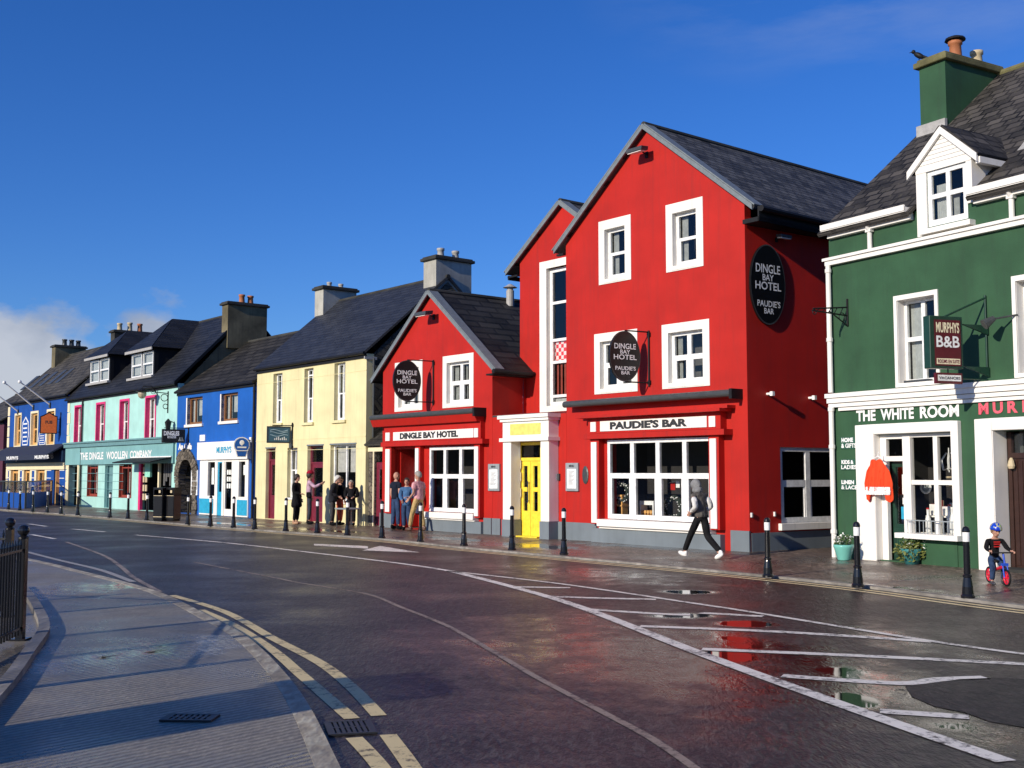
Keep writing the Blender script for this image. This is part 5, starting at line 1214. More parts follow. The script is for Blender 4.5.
def fuse(name, mb, mat, par, vox=.010):     # one continuous surface from overlapping shells
    o = mb.build(name, mat, par, smooth=True, ox=0)
    md = o.modifiers.new('fuse', 'REMESH'); md.mode = 'VOXEL'; md.voxel_size = vox; md.use_smooth_shade = True
    sm = o.modifiers.new('soft', 'SMOOTH'); sm.factor = .5; sm.iterations = 3
    dg = bpy.context.evaluated_depsgraph_get(); dg.update(); me = D.meshes.new_from_object(o.evaluated_get(dg))
    o.modifiers.clear(); old = o.data; o.data = me; D.meshes.remove(old)
    if not me.materials: me.materials.append(mat)
    return o
SKIN = paint('skin', (.50, .27, .19), .55, .06, 0)
HAIRD = plain('hair_dark', (.025, .016, .012), .6); HAIRG = plain('hair_grey', (.30, .28, .25), .7); EYE_ = plain('eye_dark', (.02, .02, .02), .2); LIP = plain('lip', (.30, .09, .08), .5)
def fabric(name, c):
    if 'cloth_' + name in MATS: return MATS['cloth_' + name]
    m, n, l, b = base('cloth_' + name); v = coord(n); f = noise(n, l, 7, 4, v)
    l.new(ramp(n, l, f, [(.3, tuple(x * .7 for x in c)), (.7, tuple(min(1, x * 1.25) for x in c))]), b.inputs['Base Color'])
    b.inputs['Roughness'].default_value = .9; b.inputs['Specular IOR Level'].default_value = .15
    bump(n, l, b, noise(n, l, 10, 3, mapping(n, l, v, (1, 1, .55))), .045, .9); MATS['cloth_' + name] = m; return m
def person(label, at, face, H, J={}, top=None, sleeve=1.0, bottom=None, shoe=None, coat=None, hair=None, hat=None, hood=None, vest=None, head_yaw=0., head_nod=0., head_size=1.06, skirt_r=.2, bulk=1.0, extra=None, z=.12, arm_mat=None):
    s = H / 1.75
    t = thing('person', label, 'person', (at[0], at[1], z), math.atan2(face[1], face[0]) - math.pi / 2)
    t.scale = (s, s, s)
    j = dict(pel=(0, 0, .95), wai=(0, 0, 1.10), che=(0, .0, 1.28), upc=(0, 0, 1.40), nec=(0, .0, 1.50), hd=(0, .02, 1.635),
             lsh=(-.19, 0, 1.41), lel=(-.24, -.03, 1.13), lwr=(-.25, .05, .90), rsh=(.19, 0, 1.41), rel=(.24, -.03, 1.13), rwr=(.25, .05, .90),
             lhi=(-.09, 0, .92), lkn=(-.10, .02, .50), lan=(-.10, -.02, .09), rhi=(.09, 0, .92), rkn=(.10, .02, .50), ran=(.10, -.02, .09), lfy=0, rfy=0, lft=0, rft=0)
    j.update(J); V = {k: Vector(v) for k, v in j.items() if isinstance(v, tuple)}
    def chain(spec, edges, bx=1.0, by=1.0, sub=1):
        c = V['pel']; out = skinned([((V[k].x - c.x) / bx + c.x, (V[k].y - c.y) / by + c.y, V[k].z, r) if isinstance(k, str) else ((k[0] - c.x) / bx + c.x, (k[1] - c.y) / by + c.y, k[2], r) for k, r in spec], edges, sub)
        return [((v[0] - c.x) * bx + c.x, (v[1] - c.y) * by + c.y, v[2]) for v in out[0]], out[1]
    BX, BY = 1.22, .86
    m = MB()
    m.mesh(*chain([('pel', .090), ('wai', .088), ('che', .095), ('upc', .08), ('nec', .055), (tuple(V['nec'].lerp(V['hd'], .5)), .055),
                   ('lsh', .05), ('lel', .042), ('lwr', .030), ('rsh', .05), ('rel', .042), ('rwr', .030),
                   ('lhi', .070), ('lkn', .050), ('lan', .040), ('rhi', .070), ('rkn', .050), ('ran', .040)],
                  [(0, 1), (1, 2), (2, 3), (3, 4), (4, 5), (3, 6), (6, 7), (7, 8), (3, 9), (9, 10), (10, 11), (0, 12), (12, 13), (13, 14), (0, 15), (15, 16), (16, 17)], BX, BY))
    h = V['hd']; M = Matrix.Translation(h) @ Matrix.Rotation(head_yaw, 4, 'Z') @ Matrix.Rotation(-head_nod, 4, 'X') @ Matrix.Scale(head_size, 4)
    def hp(x, y, z): return M @ Vector((x, y, z))
    def hm(vf): return [hp(*v) for v in vf[0]], vf[1]
    m.mesh(*hm(sphere((0, 0, .01), 1, 18, 14, (.076, .096, .112))))
    m.mesh(*hm(sphere((0, .035, -.062), 1, 12, 8, (.052, .055, .05))))
    m.tube(hp(0, .088, .02), hp(0, .112, -.022), .009, .016, 8); m.mesh(*hm(sphere((0, .106, -.02), .016, 8, 6)))
    for sx in (-1, 1): m.mesh(*hm(sphere((sx * .078, -.008, .0), 1, 8, 6, (.012, .022, .032))))
    for sx, el, wr in ((-1, 'lel', 'lwr'), (1, 'rel', 'rwr')):
        d = (V[wr] - V[el]).normalized(); side = Vector((1, 0, 0)); nrm = d.cross(Vector((0, 1, 0)))
        if nrm.length < .2: nrm = d.cross(Vector((0, 0, 1)))
        nrm.normalize(); ac = nrm.cross(d).normalized()     # across the knuckles
        w = V[wr]; p0, p1 = w + d * .01, w + d * .085
        for q in (-.024, -.008, .008, .024): m.tube(w + ac * q * .8, p1 + ac * q, .015, .013, 8)
        for q, L in ((-.027, .060), (-.009, .072), (.009, .076), (.027, .066)):
            a = p1 + ac * q; b1 = a + (d * .8 - nrm * sx * -.25).normalized() * L * .5; c1 = b1 + (d * .55 - nrm * sx * -.7).normalized() * L * .5
            m.tube(a, b1, .0095, .009, 7).tube(b1, c1, .009, .0075, 7)
        a = w + d * .03 + ac * .026; b1 = a + (d * .6 + ac * .75).normalized() * .04; m.tube(a, b1, .012, .0105, 7).tube(b1, b1 + (d * .9 + ac * .2).normalized() * .032, .0105, .008, 7)
    body = fuse('body', m, SKIN, t)
    q = MB()
    for sx in (-1, 1): q.mesh(*hm(sphere((sx * .031, .082, .022), .0105, 8, 6)))
    q.build('eye', EYE_, t, ox=0); q = MB(); q.tube(hp(-.024, .090, -.058), hp(.024, .090, -.058), .006, n=6); q.build('mouth', LIP, t, ox=0)
    # trousers
    if bottom:
        q = MB(); q.mesh(*chain([('wai', .118), ('pel', .138), ('lhi', .100), ('lkn', .075), (tuple(V['lan'] + Vector((0, 0, .04))), .062), ('rhi', .100), ('rkn', .075), (tuple(V['ran'] + Vector((0, 0, .04))), .062)],
                                [(0, 1), (1, 2), (2, 3), (3, 4), (1, 5), (5, 6), (6, 7)], 1.18, .9)); q.build('trousers', bottom, t, smooth=True, ox=0)
    # shoes
    for an, fy, ft in (('lan', j['lfy'], j['lft']), ('ran', j['rfy'], j['rft'])):
        a = V[an]; q = MB(); q.mesh(*sphere((0, .055, -.035), 1, 14, 10, (.047, .135, .052))); q.mesh(*sphere((0, -.02, .0), 1, 12, 8, (.046, .055, .07))); R = Matrix.Translation(a) @ Matrix.Rotation(fy, 4, 'Z') @ Matrix.Rotation(ft, 4, 'X')
        q.v = [tuple(R @ Vector((v[0], v[1], max(v[2], -.088)))) for v in q.v]; q.build('shoe', shoe or BLACK, t, smooth=True, ox=0)
    # upper garment
    if top:
        b_ = bulk; low = V['pel'] + Vector((0, 0, -.03)); sp = [('wai', .128 * b_), (tuple(low), .142 * b_), ('che', .142 * b_), ('upc', .118 * b_), (tuple(V['nec'] + Vector((0, -.005, -.02))), .072)]
        ed = [(0, 1), (0, 2), (2, 3), (3, 4)]
        if coat:
            sp.append((tuple(V['pel'].lerp(Vector(((V['lkn'].x + V['rkn'].x) / 2, (V['lkn'].y + V['rkn'].y) / 2, coat)), .5) * 1.0), skirt_r * .85)); sp.append(((V['lkn'].x + V['rkn'].x) / 2, (V['lkn'].y + V['rkn'].y) / 2, coat)); 
            sp[-1] = (tuple(sp[-1]), skirt_r) if not isinstance(sp[-1][0], tuple) else sp[-1]
            k = len(sp); ed += [(1, k - 2), (k - 2, k - 1)]
        def arms(sp, ed, root, sleeve):
            for sh, el, wr in (('lsh', 'lel', 'lwr'), ('rsh', 'rel', 'rwr')):
                k = len(sp); sp.append((sh, .076 * b_)); ed.append((root, k))
                if sleeve >= 1: sp += [(el, .062 * b_), (tuple(V[wr].lerp(V[el], .06)), .048)]; ed += [(k, k + 1), (k + 1, k + 2)]
                else: sp.append((tuple(V[sh].lerp(V[el], sleeve * 1.5)), .066 * b_)); ed.append((k, k + 1))
        arms(sp, ed, 3, .16 if vest else sleeve)
        q = MB(); q.mesh(*chain(sp, ed, BX, .92)); q.build('jacket' if sleeve >= 1 else 'shirt', top, t, smooth=True, ox=0)
        if vest:
            for sh, el, wr in (('lsh', 'lel', 'lwr'), ('rsh', 'rel', 'rwr')):
                q = MB(); q.mesh(*chain([(tuple(V[sh].lerp(V[el], .1)), .074), (el, .062), (tuple(V[wr].lerp(V[el], .06)), .048)], [(0, 1), (1, 2)], BX, .92)); q.build('sleeve', vest, t, smooth=True, ox=0)
    def cap(nm, mat, sc_, off, cut, back=0.):
        vs, fs = sphere((0, 0, 0), 1, 20, 14, sc_); q = MB(); vs2 = [hp(v[0] + off[0], v[1] + off[1], v[2] + off[2]) for v in vs]
        keep = [f for f in fs if sum(vs[i][2] for i in f) / len(f) > cut + (0 if not back else back * (sum(vs[i][1] for i in f) / len(f)))]
        use = sorted({i for f in keep for i in f}); ix = {v: k for k, v in enumerate(use)}
        q.mesh([vs2[i] for i in use], [tuple(ix[i] for i in f) for f in keep]); o = q.build(nm, mat, t, smooth=True, ox=0); md = o.modifiers.new('thick', 'SOLIDIFY'); md.thickness = .012; md.offset = 1
    if hair: cap('hair', hair[0], (.084, .104, .118), (0, -.008, .016), hair[1], hair[2] if len(hair) > 2 else .9)
    if hat: cap('hat', hat, (.092, .112, .135), (0, -.006, .03), .03, .0)
    if hood:
        cap('hood', hood, (.097, .116, .134), (0, -.02, .0), -.10, 1.2)
        nk_ = V['nec'].lerp(V['hd'], .22); MB().ball((nk_.x, nk_.y - .03, nk_.z), .115, 16, 10, (1.05, 1.0, .75)).build('hood_collar', hood, t, smooth=True, ox=0)
    if extra: extra(t, V, hp)
    return t
toR, toL = Vector(ROW.u), -Vector(ROW.u); toIn = Vector(ROW.i); toOut = -toIn
# pedestrian in the grey hooded gilet, mid stride
fa = gnd(684, 557, .12); fb = gnd(720, 560, .12); mid = (fa + fb) / 2; step = (fa - fb).length
st = min(.45, step / 2)
H_ = hgt(558.5, 480.5) * 1.05
person('striding pedestrian in grey hooded gilet, white sleeves and black leggings', mid, (fa - fb), H_,
       dict(pel=(0, 0, .89), wai=(0, .01, 1.04), che=(0, .05, 1.22), upc=(0, .09, 1.34), nec=(0, .12, 1.43), hd=(0, .17, 1.56), lsh=(-.19, .04, 1.35), lel=(-.26, -.10, 1.10), lwr=(-.17, .14, .98), rsh=(.19, .04, 1.35), rel=(.25, -.08, 1.09), rwr=(.15, .16, .98),
            lhi=(-.09, 0, .86), lkn=(-.08, .24, .50), lan=(-.06, st, .10), rhi=(.09, 0, .86), rkn=(.08, -.10, .47), ran=(.06, -st - .03, .13), lft=.25, rft=-.45),
       top=fabric('gilet', (.11, .10, .09)), vest=fabric('white_sleeve', (.72, .70, .66)), bottom=fabric('leggings', (.012, .012, .013)), shoe=plain('white_trainer', (.82, .8, .76), .5), hood=fabric('hood_grey', (.22, .22, .22)), bulk=1.02, head_size=.98)
def stander(label, px, dist, yh, face, **k):      # stands dist metres in front of the row, head top at photo height yh
    x, _ = ROW.uv(px, yh, -dist); p = ROW.w(x, -dist); d = ray(px, yh); zt = EYE + d.z * (p.y / d.y)
    return person(label, p, face, (zt - .12) * 1.0, **k)
JEAN = fabric('denim', (.030, .055, .12)); NAVY = fabric('navy', (.012, .016, .030)); BLK = fabric('black', (.010, .010, .012))
stander('bald man in navy T-shirt and blue jeans facing the recessed door', 396, .55, 472.5, toIn, J=dict(lkn=(-.12, .0, .5), rkn=(.13, 0, .5), lan=(-.14, -.02, .09), ran=(.15, 0, .09), lfy=.2, rfy=-.3), top=NAVY, sleeve=.4, bottom=JEAN, shoe=BLK, bulk=1.1)
stander('dark-haired woman in denim shirt and jeans beside the man in pink', 407, .60, 478.5, toR * .7 + toOut * .8, J=dict(lwr=(-.08, .22, 1.12), lel=(-.25, .04, 1.12), rwr=(.1, .2, 1.0), lkn=(-.08, .1, .5), lan=(-.1, -.05, .09)), top=fabric('denim_light', (.06, .14, .28)), sleeve=1.0, bottom=JEAN, shoe=BLK, hair=(HAIRD, -.05, 1.1), coat=.80, skirt_r=.15)
stander('man in pale pink shirt and khaki trousers standing astride', 418.5, .62, 472, toL * 1. + toOut * .25, J=dict(lkn=(-.12, .14, .5), lan=(-.14, .20, .09), rkn=(.12, -.02, .5), ran=(.13, -.12, .09), lwr=(-.2, .2, .95)), top=fabric('pink', (.72, .36, .38)), sleeve=.45, bottom=fabric('khaki', (.52, .36, .15)), shoe=plain('brown_shoe', (.10, .05, .03), .5), hair=(HAIRG, .01, .8), bulk=1.12)
stander('woman in long black coat facing the cream shop queue', 296.7, 1.3, 474.8, toR * .8 + toIn * .5, J=dict(rwr=(.16, .28, 1.08), rel=(.24, .02, 1.12)), top=BLK, bottom=BLK, shoe=plain('tan_boot', (.45, .25, .14), .6), coat=.55, skirt_r=.235, bulk=1.12, hair=(HAIRD, -.06, 1.15))
def strap(t, V, hp):
    MB().box(.10, .26, -.10, .05, .90, 1.08).build('shoulder_bag', BLK, t, ox=0, bevel=.02)
stander('person in lilac jacket and crimson bobble hat with black shoulder bag', 309.7, .95, 472, toIn * .9 + toR * .5, J=dict(rel=(.34, .18, 1.25), rwr=(.40, .38, 1.36)), top=fabric('lilac', (.50, .33, .42)), bottom=fabric('slate_trousers', (.04, .045, .06)), shoe=BLK, hat=fabric('crimson', (.30, .01, .03)), hair=(HAIRD, -.06, 1.1), extra=strap)
stander('white-haired person in bulky black hooded jacket by the cream shop window', 333, .75, 475, toIn * .8 + toR * .7, J=dict(che=(0, .04, 1.28), upc=(0, .09, 1.39), nec=(0, .13, 1.48), hd=(0, .18, 1.60), lsh=(-.19, .08, 1.39), rsh=(.19, .08, 1.39), lwr=(-.18, .24, 1.0), rwr=(.18, .24, 1.0)), top=fabric('charcoal', (.022, .022, .028)), bottom=fabric('dark_grey', (.05, .045, .045)), shoe=BLK, hair=(plain('hair_white', (.55, .54, .5), .7), -.02, .9), bulk=1.35, coat=.78, skirt_r=.21)
stander('person in orange trousers and black top half hidden at the window', 340, .42, 477, toIn, top=BLK, bottom=fabric('orange_trousers', (.62, .11, .05)), shoe=BLK, hair=(HAIRD, -.03, 1.0))
stander('person in black leaning at the grey table by the cream shop', 351.5, .38, 479.5, toOut * .6 + toR * .7, J=dict(hd=(0, .12, 1.58), nec=(0, .08, 1.48), lwr=(-.12, .3, 1.08), rwr=(.12, .3, 1.08)), top=BLK, bottom=BLK, shoe=BLK, hair=(HAIRG, -.01, .9))
# child and balance bike
rw = gnd(986.6, 582.4, .12); fw = gnd(1010.6, 587.6, .12); dirb = (fw - rw); wb = dirb.length; dirb.normalize()
R0 = .135; rz = math.atan2(dirb.y, dirb.x) - math.pi / 2; c_ = (rw + fw) / 2
t = thing('balance_bike', "child's red and blue balance bike with red spoked wheels", 'bicycle', (c_.x, c_.y, .122), rz)
PR = plain('bike_red', (.70, .02, .05), .3); PB = plain('bike_blue', (.02, .08, .50), .3)
wb = max(.50, min(wb, .60)); hb = wb / 2
for sy in (-1, 1):
    w_ = MB().torus((0, sy * hb, R0), (1, 0, 0), R0 - .018, .018, 28, 8).build('wheel', BLACK, t, smooth=True)
    m = MB().torus((0, sy * hb, R0), (1, 0, 0), R0 - .040, .012, 24, 6)
    for k in range(6):
        a = k * math.pi / 3; m.tube((0, sy * hb, R0), (0, sy * hb + (R0 - .04) * math.cos(a), R0 + (R0 - .04) * math.sin(a)), .011, n=6)
    m.tube((-.04, sy * hb, R0), (.04, sy * hb, R0), .018); m.build('rim', PR, w_)
MB().tube((0, -hb, R0), (0, -.08, .24), .022).tube((0, -.08, .24), (0, hb - .1, .30), .026).tube((0, -.08, .24), (0, -.12, .36), .018).build('frame', PR, t)
MB().tube((-.035, hb, R0), (-.035, hb - .05, .34), .012).tube((.035, hb, R0), (.035, hb - .05, .34), .012).tube((0, hb - .05, .33), (0, hb - .09, .50), .016).box(-.05, .05, hb - .08, hb - .03, .32, .36).build('fork', PB, t)
MB().tube((-.20, hb - .11, .52), (.20, hb - .11, .52), .011).tube((0, hb - .09, .48), (0, hb - .11, .52), .014).build('handlebar', BLACK, t)
MB().ball((0, -.12, .37), .1, 12, 8, (.7, 1.2, .3)).build('saddle', BLACK, t, smooth=True)
s = .99 / 1.75
def kid(t, V, hp):
    vs, fs = sphere((0, 0, 0), 1, 22, 16, (.098, .122, .112)); q = MB(); keep = [f for f in fs if sum(vs[i][2] for i in f) / len(f) > -.02 - .25 * sum(vs[i][1] for i in f) / len(f) * -1]
    use = sorted({i for f in keep for i in f}); ix = {v: k for k, v in enumerate(use)}; q.mesh([hp(vs[i][0], vs[i][1] - .005, vs[i][2] + .045) for i in use], [tuple(ix[i] for i in f) for f in keep]); o = q.build('helmet', helm, t, smooth=True, ox=0); md = o.modifiers.new('thick', 'SOLIDIFY'); md.thickness = .02; md.offset = 1
    m = MB()
    for z_ in (1.20, 1.27, 1.33): m.box(-.09, .09, V['che'].y + .150, V['che'].y + .172, V['che'].z + z_ - 1.26, V['che'].z + z_ - 1.225)
    m.build('chest_print', REDDOOR, t, ox=0)
m_, n_, l_, b_ = base('helmet_blue'); helm = m_
l_.new(ramp(n_, l_, noise(n_, l_, 11, 2, coord(n_)), [(.40, (.01, .04, .45)), (.52, (.02, .12, .6)), (.58, (.75, .6, .05)), (.64, (.02, .35, .2)), (.7, (.7, .1, .05))]), b_.inputs['Base Color']); b_.inputs['Roughness'].default_value = .25
def kp(x, y, z): return (x / s, y / s, z / s)
sy = -.12
person('small child in blue helmet and black printed hoodie astride a balance bike', c_, dirb, .99,
       dict(pel=kp(0, sy, .44), wai=kp(0, sy + .01, .53), che=kp(0, sy + .03, .63), upc=kp(0, sy + .05, .70), nec=kp(0, sy + .06, .76), hd=kp(0, sy + .09, .855), lsh=kp(-.115, sy + .05, .70), lel=kp(-.17, sy + .10, .58), lwr=kp(-.17, hb - .16, .54), rsh=kp(.115, sy + .05, .70), rel=kp(.17, sy + .10, .58), rwr=kp(.17, hb - .16, .54),
            lhi=kp(-.06, sy, .42), lkn=kp(-.10, sy + .12, .26), lan=kp(-.11, sy + .06, .05), rhi=kp(.06, sy, .42), rkn=kp(.10, sy + .16, .27), ran=kp(.11, sy + .15, .05)),
       top=BLK, bottom=JEAN, shoe=plain('kid_shoe', (.05, .05, .06), .5), hair=(plain('hair_fair', (.35, .22, .1), .7), -.03, .9), head_yaw=.1, head_nod=.35, head_size=1.42, bulk=.98, extra=kid)

# ================================================================== GROUND
def gpos(n): return n.new('ShaderNodeNewGeometry').outputs['Position']
def ell(n, l, pos, c, r, ang):
    m = n.new('ShaderNodeMapping'); m.vector_type = 'TEXTURE'; m.inputs['Location'].default_value = (c[0], c[1], 0); m.inputs['Rotation'].default_value = (0, 0, ang); m.inputs['Scale'].default_value = (r[0], r[1], 1e3)
    l.new(pos, m.inputs['Vector']); v = n.new('ShaderNodeVectorMath'); v.operation = 'LENGTH'; l.new(m.outputs[0], v.inputs[0])
    return mth(n, l, 'SUBTRACT', 1.0, v.outputs['Value'])
def wetground(name, dry, rough, pools, noise_amt=.35, agg=70, ribs=None, damp=.5, grain=1.0, spec=.32):
    m, n, l, b = base(name); p = gpos(n); b.inputs['Specular IOR Level'].default_value = spec
    big = noise(n, l, .35, 6, p); mid_ = noise(n, l, 2.3, 5, p); pl = mapping(n, l, p, (1, .38, 1)); fine = noise(n, l, agg, 2, pl, .6); coarse = noise(n, l, agg * .45, 3, pl, .65)
    lo, hi = tuple(x * .70 for x in dry), tuple(x * 1.3 for x in dry)
    col = ramp(n, l, big, [(.35, lo), (.65, hi)])
    col = mixc(n, l, .80 * grain, col, ramp(n, l, mth(n, l, 'ADD', mth(n, l, 'MULTIPLY', fine, .5), mth(n, l, 'MULTIPLY', coarse, .5)), [(.40, tuple(x * .10 for x in dry)), (.5, tuple(x * .9 for x in dry)), (.60, tuple(min(1, x * 3.0 + .01) for x in dry))]))
    col = mixc(n, l, .35, col, ramp(n, l, mid_, [(.35, tuple(x * .5 for x in dry)), (.65, tuple(x * 1.4 for x in dry))]))
    film = ramp(n, l, noise(n, l, .55, 6, p), [(.42, (0, 0, 0)), (.66, (1, 1, 1))])     # general damp patches
    r0 = mth(n, l, 'SUBTRACT', mth(n, l, 'ADD', rough, mth(n, l, 'MULTIPLY', fine, .25)), mth(n, l, 'MULTIPLY', film, damp * .28))
    h = mth(n, l, 'ADD', mth(n, l, 'ADD', fine, coarse), mth(n, l, 'MULTIPLY', mid_, .3))
    w = None
    for c, r, a, k in pools:
        e = mth(n, l, 'MULTIPLY', mth(n, l, 'ADD', ell(n, l, p, c, r, a), .15), k); w = e if w is None else mth(n, l, 'MAXIMUM', w, e)
    dampmask = mth(n, l, 'MULTIPLY', film, damp * .6)
    if w is not None:
        nz = mth(n, l, 'MULTIPLY', mth(n, l, 'SUBTRACT', noise(n, l, 2.6, 6, p, .6), .5), noise_amt * 5)
        wet = mth(n, l, 'MULTIPLY', mth(n, l, 'ADD', w, nz), 2.6, clamp=True)
        inv = mth(n, l, 'SUBTRACT', 1.0, wet)
        r0 = mth(n, l, 'ADD', mth(n, l, 'MULTIPLY', r0, inv), mth(n, l, 'MULTIPLY', wet, .03)); dampmask = mth(n, l, 'MAXIMUM', dampmask, wet)
    dark = mixc(n, l, dampmask, col, tuple(x * .40 for x in dry))
    if ribs:
        vec = mapping(n, l, p, (1, 1, 1), (0, 0, ribs[0])); wv = n.new('ShaderNodeTexWave'); wv.wave_type = 'BANDS'; wv.bands_direction = 'X'; wv.inputs['Scale'].default_value = ribs[1]; wv.inputs['Distortion'].default_value = 2.2; wv.inputs['Detail'].default_value = 3; wv.inputs['Detail Scale'].default_value = 2.5
        l.new(vec, wv.inputs['Vector']); h = mth(n, l, 'ADD', mth(n, l, 'MULTIPLY', h, .5), mth(n, l, 'MULTIPLY', wv.outputs['Fac'], 1.0))
        dark = mixc(n, l, .55, dark, mixc(n, l, wv.outputs['Fac'], tuple(x * .30 for x in dry), mixc(n, l, .5, dark, dry)))
        # shrinkage joints across the slabs
        sx = n.new('ShaderNodeSeparateXYZ'); l.new(mapping(n, l, p, (1, 1, 1), (0, 0, ribs[0])), sx.inputs[0])
        jt = mth(n, l, 'LESS_THAN', mth(n, l, 'FRACT', mth(n, l, 'DIVIDE', sx.outputs[0], 2.7)), .006)
        dark = mixc(n, l, mth(n, l, 'MULTIPLY', jt, .8), dark, (.02, .02, .02))
    l.new(r0, b.inputs['Roughness']); l.new(dark, b.inputs['Base Color'])
    hb_ = n.new('ShaderNodeBump'); hb_.inputs['Distance'].default_value = .012 if not ribs else .004
    if w is not None: l.new(inv, hb_.inputs['Strength'])
    else: hb_.inputs['Strength'].default_value = 1
    l.new(h, hb_.inputs['Height']); l.new(hb_.outputs[0], b.inputs['Normal'])
    return m
def along(a, b_): d = gnd(*b_) - gnd(*a); return math.atan2(d.y, d.x)
pa = along((700, 630), (960, 722)); g_ = lambda x, y: tuple(gnd(x, y))
pools = [(g_(835, 672), (3.4, .8), pa, .34), (g_(735, 640), (1.4, .6), pa, .34), (g_(747, 624), (.42, .32), 0, .9), (g_(728, 655), (.34, .5), 0, .9), (g_(683, 616), (.55, .35), 0, .6), (g_(690, 592), (.5, .35), 0, .7), (g_(853, 700), (.3, .42), 0, .8), (g_(960, 727), (1.0, .4), pa, .34), (g_(1010, 700), (1.0, .4), pa, .3), (g_(900, 640), (1.6, .5), pa, .2), (g_(655, 655), (3.4, 2.0), pa, .22), (g_(600, 575), (3.0, 1.4), R_(-55), .2)]
ASPH = wetground('wet_asphalt', (.036, .029, .025), .36, pools, .13, 30, grain=1.15)
PAVE = wetground('wet_pavement', (.14, .105, .080), .36, [(g_(640, 548), (1.9, .75), R_(-50), .45), (g_(790, 583), (1.5, .5), R_(-60), .45), (g_(540, 548), (1.6, .7), R_(-50), .5), (g_(900, 592), (1.3, .5), R_(-60), .45), (g_(450, 540), (2.0, .6), R_(-50), .4), (g_(330, 532), (3.0, .5), R_(-50), .35), (g_(230, 525), (3.0, .5), R_(-50), .35)], .26, 26, damp=1.0)
NEAR = wetground('wet_ribbed_concrete', (.28, .245, .185), .34, [(g_(150, 655), (2.6, .8), R_(52), .22), (g_(90, 590), (3, 1.2), R_(45), .25)], .16, 60, ribs=(R_(40), 4.2), damp=1.0, grain=.45, spec=.34)
NKERB = wetground('pale_kerb', (.40, .345, .25), .5, [], .2, 12, grain=.5, spec=.25)
KERB = wetground('kerb_stone', (.24, .22, .19), .5, [], .2, 9, grain=.35)
def struct(o): o['kind'] = 'structure'; return o
CUR[0] = 0
struct(MB().face([(-400, -200, RZ), (400, -200, RZ), (400, 500, RZ), (-400, 500, RZ)]).build('road', ASPH))
fk = [gnd(*p) for p in ((0, 510), (60, 514.5), (190, 525.5), (260, 531), (380, 540), (456, 548), (560, 557.8), (700, 571), (858, 587.5), (1024, 609))]
def smooth(pts, k=6):
    out = []
    for i in range(len(pts) - 1):
        a, b_, c, d = pts[max(i - 1, 0)], pts[i], pts[i + 1], pts[min(i + 2, len(pts) - 1)]
        for q in range(k):
            t = q / k; out.append(.5 * ((2 * b_) + (c - a) * t + (2 * a - 5 * b_ + 4 * c - d) * t * t + (3 * b_ - a - 3 * c + d) * t ** 3))
    return out + [pts[-1]]
fk = smooth([Vector((-62, 100))] + fk + [Vector((8.7, 12)), Vector((9.9, 7)), Vector((10.6, 0)), Vector((10.8, -14))])
def offset(pts, d):
    out = []
    for i, p in enumerate(pts):
        t = (pts[min(i + 1, len(pts) - 1)] - pts[max(i - 1, 0)]).normalized(); out.append(p + Vector((-t.y, t.x)) * d)
    return out
def platform(name, edge, rest, z, mat):
    poly = [Vector((p.x, p.y, 0)) for p in edge + rest]; m = MB(); tr = tessellate_polygon([poly])
    fs = []
    for t in tr:
        a, b_, c = (poly[i] for i in t); fs.append(tuple(t) if (b_ - a).cross(c - a).z > 0 else tuple(t)[::-1])
    m.mesh([(p.x, p.y, z) for p in poly], fs)
    for a, b_ in zip(edge, edge[1:]): m.face([(a.x, a.y, -.05), (b_.x, b_.y, -.05), (b_.x, b_.y, z), (a.x, a.y, z)])
    return struct(m.build(name, mat))
def ribbon(name, pts, w, z, mat, h=None):
    a, c = offset(pts, w / 2), offset(pts, -w / 2); m = MB(); z = z if h else z + RZ
    for i in range(len(pts) - 1):
        q = [(c[i].x, c[i].y, z), (c[i + 1].x, c[i + 1].y, z), (a[i + 1].x, a[i + 1].y, z), (a[i].x, a[i].y, z)]
        m.face(q) if not h else m.prism(q, (0, 0, h))
    return struct(m.build(name, mat))
L_far = offset(fk, .16)
platform('far_pavement', L_far, [Vector((60, -14)), Vector((60, 60)), Vector((0, 120)), Vector((-62, 110))], .12, PAVE)
ribbon('far_kerb', offset(fk, .075), .15, -.05, KERB, .172)
nk = [gnd(*p, .10) for p in ((27, 558.6), (80, 571), (133, 584.5), (168, 596), (210, 617), (250, 639.5), (297, 688.5), (340, 768))]
nk = smooth([Vector((-34, 52)), Vector((-19, 35))] + nk + [Vector((-.55, 5.2)), Vector((.25, 2)), Vector((1.0, -2)), Vector((3, -16))])
platform('near_pavement', offset(nk, -.15), [Vector((-60, -16)), Vector((-60, 60))], .11, NEAR)
ribbon('near_kerb', offset(nk, -.075), .15, -.05, NKERB, .162)
